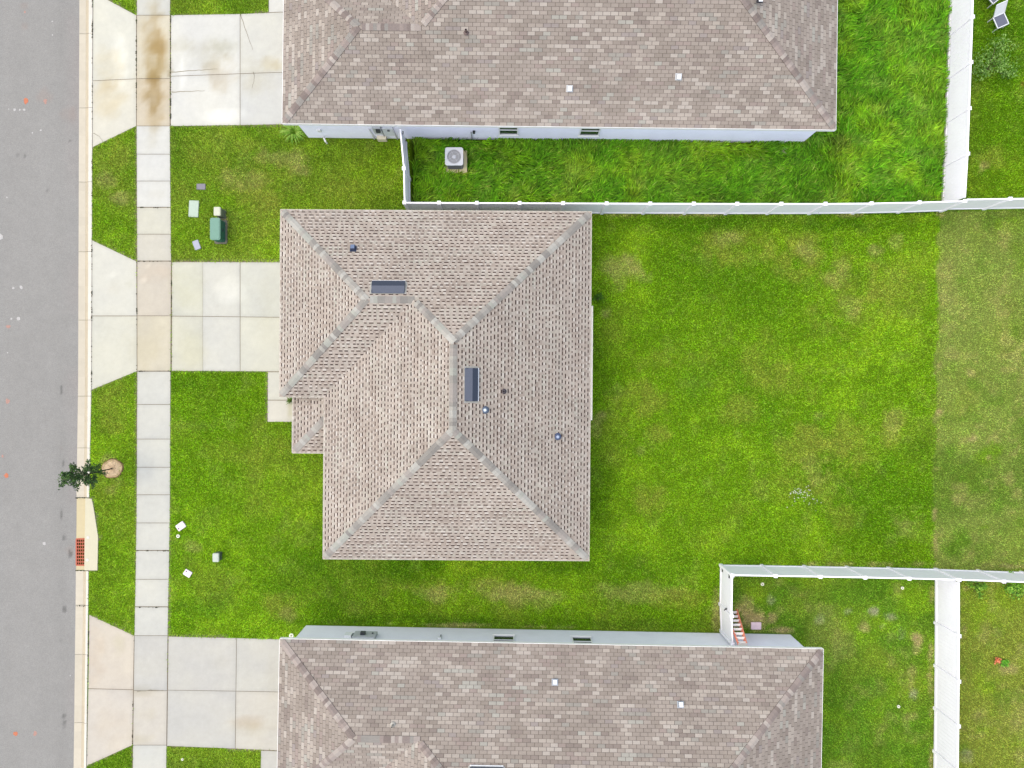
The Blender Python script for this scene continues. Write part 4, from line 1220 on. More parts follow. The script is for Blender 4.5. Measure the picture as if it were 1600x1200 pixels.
def fence_section(root, A, B, name='panel', zb=0.05):
    A = Vector((A.x, A.y, 0)); B = Vector((B.x, B.y, 0)); d = (B - A).normalized(); n = Vector((-d.y, d.x, 0)); L = (B - A).length
    a0, l1 = 0.064, L - 0.064
    z0, z1 = zb + 0.14, FH - 0.13
    # tongue and groove boards
    mb = MB(); nb = max(2, round((l1 - a0) / 0.165)); bw = (l1 - a0) / nb
    for k in range(nb):
        s0 = a0 + k * bw; s1 = s0 + bw
        for sg in (1, -1):
            pr = [(s0, 0.006), (s0 + 0.006, 0.012), (s1 - 0.006, 0.012), (s1, 0.006)]
            for i in range(3):
                p, q = pr[i], pr[i + 1]
                P0 = A + d * p[0] + n * sg * p[1]; P1 = A + d * q[0] + n * sg * q[1]
                f = [(P0.x, P0.y, z0 - 0.03), (P1.x, P1.y, z0 - 0.03), (P1.x, P1.y, z1 + 0.03), (P0.x, P0.y, z1 + 0.03)]
                mb.poly(f if sg < 0 else f[::-1])
    mb.build(name, M_vinyl, root)
    for nm, za, zc in (('top_rail', z1, FH - 0.02), ('bottom_rail', zb, z0)):
        P0 = A + d * a0; P1 = A + d * l1; zm = (za + zc) / 2
        MB().beam((P0.x, P0.y, zm), (P1.x, P1.y, zm), 0.058, zc - za).build(nm, M_vinyl, root)

def fence(name, label, pts, cat='fence', posts=None, group=None):
    W = [P(px, py, FH) for px, py in pts]
    root = empty(name, (W[0].x, W[0].y, 0), label, cat, group)
    for i, p in enumerate(W):
        if posts is None or i in posts:
            o = link_mesh('post', post_me, root, Matrix.Translation((p.x, p.y, 0)))
            c = link_mesh('cap', cap_me, None)
            c.parent = o
    for i in range(len(W) - 1): fence_section(root, W[i], W[i + 1])
    return root, W

XN = [632, 686, 745, 812, 880, 948, 1016, 1084, 1152, 1221, 1290, 1362, 1437, 1508]
yN = lambda x: float(np.interp(x, [632, 745, 948, 1152, 1290, 1400, 1508], [316.5, 317, 317.8, 318.4, 318.4, 317.4, 314.0]))
fence('fence', 'long white vinyl fence between the tall grass yard and the middle house lawn', [(x, yN(x)) for x in XN])
fence('fence', 'white vinyl fence closing the east side of the tall grass yard', [(1523, -117), (1521.8, -45), (1520, 26), (1517.5, 97), (1515, 169), (1512.5, 240), (1508.3, 310.5)], posts=range(6))
fence('fence', 'short white vinyl fence running off the right edge below the patio chairs', [(1509, 311.5), (1579, 310.5), (1650, 309.5), (1721, 309)], posts=(1, 2, 3))
fence('fence', 'white vinyl fence facing the middle lawn along the north of the southeast yard', [(1144.5, 899), (1212, 900), (1282, 901.2), (1352, 902.5), (1421, 904), (1499, 906), (1569, 908.5), (1640, 911), (1711, 913)])
fence('fence', 'white vinyl fence dividing the two southeast yards', [(1499, 908), (1499, 994), (1498.6, 1065), (1498, 1135), (1497.2, 1206), (1496, 1277)], posts=range(1, 6))
fence('fence', 'one white fence panel beside the gate near the pale air conditioner', [(631, 263), (632, 316)], posts=(0,))

def gate(label, A, B, face, hinge_side):
    """braced vinyl gate between two posts; face=+1/-1 side of the brace"""
    A = P(*A, FH); B = P(*B, FH); A.z = B.z = 0
    root = empty('gate', (A.x, A.y, 0), label, 'gate')
    fence_section(root, A, B, zb=0.06)
    d = (B - A).normalized(); n = Vector((-d.y, d.x, 0)) * face
    L = (B - A).length
    for s in (0.1, L - 0.1):
        p = A + d * s + n * 0.035; MB().beam((p.x, p.y, 0.07), (p.x, p.y, FH - 0.03), 0.07, 0.03, up=(n.x, n.y, 0)).build('stile', M_vinyl, root)
    p = A + d * 0.14 + n * 0.045; q = B - d * 0.14 + n * 0.045
    MB().beam((p.x, p.y, 0.2), (q.x, q.y, FH - 0.2), 0.022, 0.07).build('brace', M_vinyl, root)
    return root, A, B, d, n
BLK = (0.015, 0.015, 0.016)
g1, A, B, d, n = gate('white vinyl gate between the north house wall and the fence', (625.0, 199), (631, 263), 1, 0)
for z in (0.5, 1.4):
    p = A + d * 0.1 + n * 0.06; MB().col(BLK).box(p.x - 0.02, p.x + 0.02, p.y - 0.06, p.y + 0.06, z, z + 0.07).build('hinge', M_paint, g1)
g2, A, B, d, n = gate('white vinyl gate with black latch west of the orange ladder', (1144.2, 900), (1143.4, 963), 1, 0)
root_g2b, _ = fence('fence', 'white fence panel meeting the south house wall beside the orange ladder', [(1143.4, 963), (1145, 1007)], posts=(0, 1))
out = Vector((-1, 0, 0))
for s, z in ((0.06, 1.5), (0.06, 0.45)):
    p = A + d * s + out * 0.05; MB().col(BLK).box(p.x - 0.015, p.x + 0.015, p.y - 0.11, p.y + 0.05, z, z + 0.06).build('hinge', M_paint, g2)
p = A + d * ((B - A).length - 0.1) + out * 0.06; lt = MB().col(BLK).beam((p.x, p.y + 0.05, 1.22), (p.x, p.y - 0.10, 0.98), 0.05, 0.04).build('latch', M_paint, g2)

# ------------------------------------------------------------------ things in the yards
# air conditioner
def ac_unit():
    h = 0.84; s = (CAM_H - h) / FPX
    cx, cy = (709.5 - 800) * s, (600 - 244.3) * s
    r = empty('air_conditioner', (cx, cy, 0), 'pale grey air conditioner unit on a pad in the tall grass', 'air conditioner')
    T = Matrix.Translation((cx, cy, 0))
    q0 = P(693.5, 272); q1 = P(730, 236)
    MB().col(lin(214, 204, 164, 0.85)).box(q0.x, q1.x, q0.y, q1.y, -0.02, 0.10).build('pad', M_concrete, r, bevel=0.01)
    MB().col(lin(150, 154, 160, 0.6)).prism(rrect(0.70, 0.70, 0.07), 0.101, h - 0.06, T).build('body', M_paint, r)
    gr = MB().col(lin(120, 124, 130, 0.55))
    for k in range(11):
        z = 0.16 + k * 0.055
        for sx, sy, lx, ly in ((0, -1, 0.56, 0.02), (0, 1, 0.56, 0.02), (1, 0, 0.02, 0.56), (-1, 0, 0.02, 0.56)):
            gr.box(sx * 0.356 - lx / 2, sx * 0.356 + lx / 2, sy * 0.356 - ly / 2, sy * 0.356 + ly / 2, z, z + 0.022, T)
    gr.build('louvre', M_paint, r)
    # lid: rounded square with a round opening
    out_ = rrect(0.78, 0.78, 0.09, 6); N = len(out_); mb = MB().col(lin(214, 220, 228, 0.55))
    R = 0.305; ins = []
    for p in out_:
        a = math.atan2(p[1], p[0]); ins.append((R * math.cos(a), R * math.sin(a)))
    # closed band, extra points so that the hole is round
    def dense(poly, m=64):
        ts = [math.atan2(p[1], p[0]) for p in poly]; res = []
        for k in range(m):
            a = 2 * math.pi * k / m - math.pi
            best = None
            for i in range(len(poly)):
                p = poly[i]; q = poly[(i + 1) % len(poly)]
                ex, ey = q[0] - p[0], q[1] - p[1]; dx, dy = math.cos(a), math.sin(a)
                den = dx * ey - dy * ex
                if abs(den) < 1e-9: continue
                t = (p[0] * ey - p[1] * ex) / den; u = (p[0] * dy - p[1] * dx) / den
                if t > 0 and -1e-6 <= u <= 1 + 1e-6: best = t if best is None else max(best, t)
            res.append((best * math.cos(a), best * math.sin(a)))
        return res
    od = dense(out_); idn = [(R * math.cos(2 * math.pi * k / 64 - math.pi), R * math.sin(2 * math.pi * k / 64 - math.pi)) for k in range(64)]
    for k in range(64):
        k2 = (k + 1) % 64
        A, B, C, D = od[k], od[k2], idn[k2], idn[k]
        v = lambda p, z: T @ Vector((p[0], p[1], z))
        mb.poly([v(A, h), v(B, h), v(C, h - 0.015), v(D, h - 0.015)])
        mb.poly([v(A, h - 0.07), v(B, h - 0.07), v(B, h), v(A, h)])
        mb.poly([v(D, h - 0.015), v(C, h - 0.015), v(C, h - 0.07), v(D, h - 0.07)])
    lid = mb.build('lid', M_paint, r)
    MB().col(lin(60, 68, 80, 0.4)).lathe([(0.30, h - 0.16), (0.02, h - 0.158)], 32, T).build('well', M_paint, r)
    for k in range(3):
        a0 = math.radians(120 * k + 25); b_ = MB().col(lin(196, 204, 216, 0.5)); pts = []
        inner = [(0.06 * math.cos(a0 + t), 0.06 * math.sin(a0 + t)) for t in (0, 0.9)]
        outer = [(0.285 * math.cos(a0 + t), 0.285 * math.sin(a0 + t)) for t in np.linspace(1.15, -0.1, 7)]
        pl = inner[:1] + [inner[1]] + outer
        zz = lambda p: h - 0.12 + 0.05 * (math.atan2(p[1], p[0]) - a0) % 0.06
        pl3 = [T @ Vector((p[0], p[1], h - 0.12 + 0.006 * i)) for i, p in enumerate(pl)]
        b_.poly(pl3); b_.poly([p - Vector((0, 0, 0.006)) for p in reversed(pl3)]); b_.build('fan_blade', M_paint, r)
    MB().col(lin(206, 212, 222, 0.5)).lathe([(0.085, h - 0.11), (0.085, h - 0.05), (0.06, h - 0.035), (0.02, h - 0.034)], 20, T).build('fan_hub', M_paint, r)
    g = MB().col(lin(190, 196, 204, 0.65))
    for rad in (0.20, 0.295):
        g.tube([T @ Vector((rad * math.cos(t), rad * math.sin(t), h - 0.012)) for t in np.linspace(0, 2 * math.pi, 33)], [0.003] * 33, 5, cap=False)
    for k in range(4):
        t = k * math.pi / 2 + 0.5; g.beam(T @ Vector((0.05 * math.cos(t), 0.05 * math.sin(t), h - 0.01)), T @ Vector((0.305 * math.cos(t), 0.305 * math.sin(t), h - 0.01)), 0.006, 0.006)
    g.build('grille', M_steel, r)
    PAVED.append([(693, 236), (730, 236), (730, 272), (693, 272)])
ac_unit()

# transformer and pedestals
def transformer():
    h = 0.70; s = (CAM_H - h) / FPX
    x0, x1 = (328.3 - 800) * s, (343.6 - 800) * s; y0, y1 = (600 - 374.5) * s, (600 - 340.5) * s
    r = empty('transformer', ((x0 + x1) / 2, (y0 + y1) / 2, 0), 'green utility transformer box on the front lawn', 'utility box')
    T = Matrix.Translation(((x0 + x1) / 2, (y0 + y1) / 2, 0)); w, l = x1 - x0, y1 - y0
    MB().col(lin(130, 128, 116, 0.5)).prism(rrect(w + 0.14, l + 0.12, 0.08), -0.02, 0.05, T).build('pad', M_concrete, r)
    MB().col(lin(52, 110, 96, 0.62)).prism(rrect(w - 0.02, l - 0.02, 0.08), 0.05, h - 0.05, T).build('body', M_paint, r)
    mb = MB().col(lin(116, 168, 148, 0.5)); mb.prism(rrect(w + 0.02, l + 0.02, 0.09), h - 0.06, h - 0.01, T); mb.prism(rrect(w - 0.06, l - 0.06, 0.07), h - 0.01, h + 0.008, T)
    lid = mb.build('lid', M_paint, r)
    MB().col(lin(60, 90, 84, 0.5)).box(w / 2 - 0.01, w / 2 + 0.03, -0.05, 0.05, 0.35, 0.45, T).build('lock', M_paint, r)
    PAVED.append([(333, 339), (351, 339), (351, 379), (333, 379)])
transformer()
def pedestal(name, label, px, py, w, l, h, top, body, pad=True):
    p = P(px, py, h); T = Matrix.Translation((p.x, p.y, 0))
    r = empty(name, (p.x, p.y, 0), label, 'utility box')
    mb = MB().col(body); mb.prism(rrect(w - 0.03, l - 0.03, 0.03), -0.02, h - 0.10, T); mb.build('body', M_plastic, r)
    mb = MB().col(top); mb.prism(rrect(w, l, 0.045), h - 0.12, h - 0.012, T); mb.prism(rrect(w - 0.05, l - 0.05, 0.03), h - 0.012, h, T); mb.build('cover', M_plastic, r)
    if pad:
        MB().col(lin(120, 122, 108, 0.5)).prism(rrect(w + 0.06, l + 0.06, 0.05), -0.02, 0.03, T).build('pad', M_concrete, r)
pedestal('utility_pedestal', 'beige utility pedestal standing above the green transformer', 339, 330, 0.29, 0.38, 0.62, lin(198, 202, 180, 0.66), lin(120, 128, 112, 0.6))
pedestal('utility_pedestal', 'grey green utility pedestal alone on the front lawn', 336.8, 871.5, 0.27, 0.38, 0.45, lin(186, 196, 184, 0.66), lin(96, 110, 100, 0.6), pad=False)

def flat_lid(name, label, cat, px, py, w, l, rot, col, dot=None, mat=M_plastic, z=0.02, rim=None):
    p = P(px, py); T = Matrix.Translation((p.x, p.y, 0)) @ Matrix.Rotation(math.radians(rot), 4, 'Z')
    r = empty(name, (p.x, p.y, 0), label, cat)
    mb = MB().col(rim or tuple(c * 0.85 for c in col)); mb.prism(rrect(w, l, 0.035), -0.03, z + 0.014, T); mb.build('box_rim', mat, r)
    mb = MB().col(col); mb.prism(rrect(w - 0.03, l - 0.03, 0.03), z + 0.014, z + 0.026, T); mb.build('lid', mat, r)
    if dot:
        MB().col(lin(96, 60, 100, 0.5)).lathe([(0.034, z + 0.026), (0.032, z + 0.031), (0.01, z + 0.031)], 12, T @ Matrix.Translation((dot[0], dot[1], 0))).build('sight_hole', mat, r)
    hw = w * 14.5; hl = l * 14.5; a = math.radians(-rot)
    PAVED.append([(px + math.cos(a) * sx * hw - math.sin(a) * sy * hl, py + math.sin(a) * sx * hw + math.cos(a) * sy * hl) for sx, sy in ((-1, -1), (1, -1), (1, 1), (-1, 1))])
PINKW = lin(238, 226, 238, 0.68)
flat_lid('meter_box', 'pinkish white water meter lid with dark dot, the upper of two by the sidewalk', 'utility lid', 283.3, 821.8, 0.40, 0.30, 35, PINKW, (-0.13, -0.04), z=0.05)
flat_lid('meter_box', 'pinkish white water meter lid with dark dot, the lower of two by the sidewalk', 'utility lid', 294, 895.3, 0.34, 0.28, -32, PINKW, (-0.09, 0.05), z=0.05)
flat_lid('valve_box', 'pale mint rectangular utility lid in the lawn left of the beige pedestal', 'utility lid', 303.3, 326.5, 0.44, 0.74, -3, lin(198, 218, 200, 0.5), z=0.03)
flat_lid('valve_box', 'dark purple grey utility lid in the lawn above the mint one', 'utility lid', 314.6, 292, 0.40, 0.27, 0, lin(128, 126, 136, 0.62))
flat_lid('valve_box', 'bluish grey tilted utility lid in the lawn below the green transformer', 'utility lid', 307.8, 383, 0.28, 0.42, 20, lin(172, 176, 192, 0.62), z=0.03)
flat_lid('stepping_slab', 'pink square slab on bare ground beside the orange ladder', 'slab', 1181, 977.5, 0.46, 0.33, 0, lin(240, 216, 226, 0.62), z=0.03)

def sprinkler(label, px, py, r_=0.05):
    p = P(px, py); T = Matrix.Translation((p.x, p.y, 0))
    r = empty('sprinkler', (p.x, p.y, 0), label, 'sprinkler')
    MB().col(lin(236, 238, 222, 0.72)).lathe([(r_ * 1.3, -0.02), (r_ * 1.3, 0.05), (r_ * 0.9, 0.055), (r_ * 0.6, 0.045)], 16, T).build('collar', M_plastic, r)
    MB().col(lin(150, 156, 130, 0.6)).lathe([(r_ * 0.55, 0.046), (r_ * 0.5, 0.065), (r_ * 0.2, 0.07)], 12, T).build('nozzle', M_plastic, r)
sprinkler('small white sprinkler head below the upper pinkish meter lid', 278.8, 837.5, 0.06)
sprinkler('white sprinkler ring near the fence corner in the southeast yard', 1191, 912.5, 0.055)
sprinkler('white sprinkler ring in the middle of the southeast yard', 1403.5, 1103.5, 0.05)
sprinkler('white sprinkler head under the north fence of the southeast yard', 1409.5, 918.5, 0.05)
sprinkler('white sprinkler cap at the northwest corner of the south house', 455.5, 992.8, 0.075)
sprinkler('white sprinkler head in the lawn at the bottom left edge', 285.5, 1186, 0.04)

# ladder leaning on the south house
def ladder():
    h = 2.25
    f0 = P(1151, 953); f1 = f0 + Vector((-0.54, 0.0, 0))
    t0 = P(1166.5, 1007, h); t1 = t0 + Vector((-0.33, 0.0, 0))
    r = empty('ladder', ((f0.x + f1.x) / 2, f0.y, 0), 'orange ladder leaning on the south house beside the gate', 'ladder')
    OR = lin(236, 140, 112, 0.9)
    for a, b in ((f0, t0), (f1, t1)):
        MB().col(OR).beam((a.x, a.y, 0.02), b, 0.055, 0.085).build('rail', M_plastic, r)
    for k in range(8):
        t = (k + 0.6) / 8; a = f0.lerp(t0, t); b = f1.lerp(t1, t)
        MB().col(lin(236, 234, 230, 0.8)).beam(a, b, 0.10, 0.03).build('rung', M_steel if False else M_paint, r)
    MB().col(lin(230, 222, 214, 0.7)).beam(t0 + Vector((0.02, 0, 0.02)), t1 + Vector((-0.02, 0, 0.02)), 0.12, 0.04).build('top_cap', M_plastic, r)
    # rear rails folded against the front pair
    for a, b in ((f0 + Vector((-0.05, -0.12, 0)), t0 + Vector((-0.03, -0.06, -0.05))), (f1 + Vector((0.05, -0.12, 0)), t1 + Vector((0.03, -0.06, -0.05)))):
        MB().col(tuple(c * 0.9 for c in OR)).beam((a.x, a.y, 0.02), b, 0.025, 0.05).build('rear_rail', M_plastic, r)
ladder()

# patio chairs in the far yard
def patio_chair(label, px, py, rot, cloth):
    p = P(px, py, 0.42)
    M = Matrix.Translation((p.x, p.y, 0)) @ Matrix.Rotation(math.radians(rot), 4, 'Z')
    r = empty('patio_chair', (p.x, p.y, 0), label, 'chair', 'patio chairs in the far yard')
    wf = lin(226, 230, 232, 0.74); dk = lin(112, 116, 134, 0.55)
    v = lambda x, y, z: M @ Vector((x, y, z))
    MB().col(dk).box(-0.235, 0.235, -0.24, 0.24, 0.405, 0.42, M).build('seat', M_plastic, r)
    mb = MB().col(wf)
    for a, b in (((-0.26, -0.26), (0.26, -0.26)), ((0.26, -0.26), (0.26, 0.26)), ((0.26, 0.26), (-0.26, 0.26)), ((-0.26, 0.26), (-0.26, -0.26))):
        mb.beam(v(a[0], a[1], 0.41), v(b[0], b[1], 0.41), 0.035, 0.035)
    mb.build('seat_frame', M_paint, r)
    for x in (-0.25, 0.25):
        for y in (-0.25, 0.25):
            MB().col(wf).beam(v(x, y, 0.0), v(x * 0.98, y * 0.98, 0.40), 0.03, 0.03).build('leg', M_paint, r)
    back = [(-0.25, 0.25, 0.44), (0.25, 0.25, 0.44), (0.25, 0.60, 0.88), (-0.25, 0.60, 0.88)]
    mb = MB().col(cloth); pts = [v(*q) for q in back]; off = M.to_3x3() @ Vector((0, 0.018, -0.009))
    mb.hexa([q + off for q in pts], pts); mb.build('backrest', M_plastic, r)
    mb = MB().col(wf)
    for i in range(4): mb.beam(v(*back[i]), v(*back[(i + 1) % 4]), 0.03, 0.03)
    mb.build('back_frame', M_paint, r)
patio_chair('patio chair with grey seat and white backrest in the far yard, fully in view', 1564, 32, 24, lin(226, 228, 230, 0.72))
patio_chair('white framed patio chair cut off by the top edge of the picture', 1553, -7, 40, lin(110, 116, 130, 0.55))

# leafy things
def leaves(mb, n, posfun, size, cols, rs, flat=0.4):
    for _ in range(n):
        c, sz = posfun()
        s = size * rs.uniform(0.7, 1.3) * sz
        nrm = Vector((rs.gauss(0, flat), rs.gauss(0, flat), 1)).normalized()
        t = nrm.orthogonal().normalized(); t = Matrix.Rotation(rs.uniform(0, 6.28), 3, nrm) @ t; b = nrm.cross(t)
        col = rs.choice(cols); k = rs.uniform(0.75, 1.25); col = tuple(x * k for x in col)
        c = Vector(c); dz = Vector((0, 0, -0.15 * s))
        mb.poly([c - t * s + dz, c - b * s * 0.42, c + t * s + dz, c + b * s * 0.42], col)

def sapling():
    b = P(176, 732); r = empty('tree', b, 'young dark green street tree rising from a sandy ring by the kerb', 'tree')
    rs = random.Random(11); Ht = 3.75
    top = b + Vector((0.03, -0.04, Ht))
    mb = MB(); mb.tube([b + Vector((0, 0, -0.05)), b + Vector((0.01, 0.0, 0.8)), b + Vector((0.0, -0.02, 1.9)), top], [0.038, 0.032, 0.022, 0.006], 8)
    tips = []
    for k in range(30):
        h = 1.25 + 2.3 * (k / 30) ; a = k * 2.4 + rs.uniform(-0.3, 0.3)
        L = (0.58 * (1 - ((h - 2.0) / 2.2) ** 2 * (1.0 if h > 2 else 0.25))) * rs.uniform(0.55, 1.1)
        p0 = b + Vector((0, -0.02, h)); p1 = p0 + Vector((math.cos(a) * L, math.sin(a) * L, 0.35 * L + 0.05))
        mid = p0.lerp(p1, 0.5) + Vector((0, 0, -0.02))
        mb.tube([p0, mid, p1], [0.012, 0.008, 0.003], 5); tips.append((p0, p1))
    mb.build('trunk', M_bark, r)
    cr = MB(); cols = [lin(48, 84, 30, 0.62), lin(64, 104, 40, 0.62), lin(36, 66, 26, 0.6), lin(92, 130, 56, 0.62)]
    def pf():
        p0, p1 = rs.choice(tips); t = rs.uniform(0.3, 1.08)
        p = p0.lerp(p1, t) + Vector((rs.gauss(0, 0.055), rs.gauss(0, 0.055), rs.gauss(0, 0.05))); return p, 1
    leaves(cr, 1800, pf, 0.052, cols, rs, 0.55)
    cr.build('crown', M_leaf, r)
    # bare sandy planting ring with a raised rim
    mb = MB(); N = 28
    for ring_i in range(4):
        pass
    rad = lambda k: 0.45 + 0.03 * math.sin(2 * math.pi * k / N * 2 + 1) + 0.015 * math.sin(2 * math.pi * k / N * 5)
    pr = [(0.0, 0.055), (0.35, 0.05), (0.75, 0.04), (0.93, 0.06), (1.02, 0.03), (1.08, -0.02)]
    sand = [lin(202, 176, 142, 0.62), lin(206, 182, 148, 0.62), lin(194, 170, 134, 0.62), lin(150, 124, 92, 0.6), lin(120, 104, 70, 0.55)]
    for i in range(len(pr) - 1):
        for k in range(N):
            k2 = (k + 1) % N; pts = []
            for (s, z), kk in ((pr[i], k), (pr[i + 1], k), (pr[i + 1], k2), (pr[i], k2)):
                t = 2 * math.pi * kk / N; pts.append((b.x + rad(kk) * s * math.cos(t), b.y + rad(kk) * s * math.sin(t), z + 0.008 * math.sin(kk * 2.7 + s * 9)))
            if i == 0: pts = pts[:3]
            c = sand[i]; n = rs.uniform(0.85, 1.1)
            mb.poly(pts, tuple(x * n for x in c))
    mb.build('planting_ring', M_soil, r)
sapling()
RING = (176, 732, 11.5)

def bush(name, label, cat, px, py, R, Hh, n, size, cols, seed, open_=0.0):
    b = P(px, py); r = empty(name, b, label, cat); rs = random.Random(seed)
    st = MB()
    for k in range(9):
        a = rs.uniform(0, 6.28); L = R * rs.uniform(0.4, 0.95)
        st.tube([b, b + Vector((math.cos(a) * L * 0.4, math.sin(a) * L * 0.4, Hh * 0.5)), b + Vector((math.cos(a) * L, math.sin(a) * L, Hh * rs.uniform(0.6, 1)))], [0.014, 0.01, 0.004], 5)
    st.build('stem', M_bark, r)
    cl = [(rs.gauss(0, 0.45) * R, rs.gauss(0, 0.45) * R, rs.uniform(0.25, 1) * Hh, rs.uniform(0.25, 0.5) * R) for _ in range(12)]
    mb = MB()
    def pf():
        x, y, z, q = rs.choice(cl)
        return b + Vector((x + rs.gauss(0, 0.5) * q, y + rs.gauss(0, 0.5) * q, max(0.04, z + rs.gauss(0, 0.35) * q))), 1
    leaves(mb, n, pf, size, cols, rs, 0.6); mb.build('foliage', M_leaf, r)
GREYG = [lin(118, 160, 66, 0.8), lin(100, 146, 50, 0.8), lin(142, 176, 92, 0.85), lin(80, 124, 36, 0.75)]
bush('shrub', 'loose grey green shrub beside the east fence in the far yard', 'shrub', 1540, 108, 0.9, 0.8, 1000, 0.055, GREYG, 3)
LEAFG = [lin(96, 150, 36, 1.0), lin(120, 168, 48, 1.0), lin(70, 118, 30, 0.9), lin(146, 186, 66, 1.0)]
bush('plant', 'low leafy plant under the fence, the left one of two far southeast', 'plant', 1524, 914, 0.36, 0.3, 260, 0.06, LEAFG, 5)
bush('plant', 'low leafy plant under the fence, the right one at the picture edge', 'plant', 1581, 916, 0.55, 0.38, 520, 0.06, LEAFG, 6)
bush('plant', 'small plant with orange red leaves in the far southeast yard', 'plant', 1555, 1030.5, 0.15, 0.2, 130, 0.045, [lin(224, 136, 96, 1.0), lin(206, 110, 74, 1.0), lin(232, 160, 120, 1.0)], 8)
bush('plant', 'small bright green plant right beside the orange red one', 'plant', 1566.5, 1035, 0.19, 0.2, 120, 0.065, [lin(106, 172, 46, 1.0), lin(84, 146, 36, 1.0)], 9)
bush('weed', 'dark green weed growing against the east wall of the middle house', 'plant', 935.5, 466, 0.22, 0.25, 160, 0.05, [lin(80, 126, 24, 0.9), lin(62, 104, 18, 0.85)], 10)
def strap_plant(name, label, px, py, n, L, cols, seed):
    b = P(px, py); r = empty(name, b, label, 'plant'); rs = random.Random(seed); mb = MB()
    for _ in range(n):
        a = rs.uniform(0, 6.28); l = L * rs.uniform(0.6, 1.1); w = 0.016; d = Vector((math.cos(a), math.sin(a), 0)); s = Vector((-d.y, d.x, 0)) * w
        c = rs.choice(cols); prev = None
        for t, hh, ww in ((0, 0, 0.7), (0.35, 0.42, 1), (0.7, 0.5, 0.9), (1.0, 0.34, 0.1)):
            p = b + d * l * t + Vector((0, 0, hh * L)); cur = (p - s * ww, p + s * ww)
            if prev: mb.poly([prev[0], prev[1], cur[1], cur[0]], c)
            prev = cur
    mb.build('leaf_clump', M_leaf, r)
strap_plant('strap_plant', 'arching strap leaved plant at the southwest corner of the north house', 461, 208, 110, 0.62, [lin(130, 178, 50, 0.66), lin(104, 156, 34, 0.66), lin(160, 196, 84, 0.66)], 2)
strap_plant('strap_plant', 'small arching plant in the nook beside the front walk', 457, 626, 50, 0.30, [lin(110, 140, 40, 0.62), lin(84, 118, 26, 0.6)], 4)
# cleanout pipe beside the north house wall
p = P(511, 224); r = empty('cleanout_pipe', p, 'short white pipe sticking out at the north house wall', 'pipe')
MB().col(lin(238, 238, 236, 0.78)).tube([p + Vector((0, 0, -0.05)), p + Vector((0, 0.0, 0.30)), p + Vector((-0.05, 0.12, 0.36))], [0.04, 0.04, 0.04], 10).build('pipe', M_plastic, r)
MB().col(lin(200, 200, 198, 0.7)).tube([p + Vector((-0.05, 0.12, 0.36)), p + Vector((-0.07, 0.17, 0.385))], [0.048, 0.048], 10).build('coupling', M_plastic, r)

# ------------------------------------------------------------------ grass blades
def house_quads():
    qs = []
    for ol in (outl,):
        pass
    return qs
def ground_px(v): return (800 + v[0] * FPX / CAM_H, 600 - v[1] * FPX / CAM_H)
def cw(q):   # order as the slabs (clockwise on screen with y down -> positive cross)
    a = sum(q[i][0] * q[(i + 1) % len(q)][1] - q[(i + 1) % len(q)][0] * q[i][1] for i in range(len(q)))
    return q if a > 0 else q[::-1]
BLD = []
def rect_px(Hh, x0, y0, x1, y1, d=9):
    return cw([ground_px(Hh.w(*p)) for p in ((x0 + d, y0 + d), (x1 - d, y0 + d), (x1 - d, y1 - d), (x0 + d, y1 - d))])
BLD.append(rect_px(H, W_, N_, E_, Sw)); BLD.append(rect_px(H, Wm, N_, E_, S_))
BLD.append(rect_px(HN, 441, -58, 700, 198)); BLD.append(rect_px(HN, 534, -242, 1306, 198))
BLD.append(rect_px(HS, 437, 1006, 700, 1264)); BLD.append(rect_px(HS, 533, 1006, 1286.5, 1446))
BLD.append(rect_px(H, pW, pN, pE, pS, 20))
PAVED = [cw(q) for q in PAVED]
# hidden under the roofs as well (a margin of eave shadow keeps its grass)

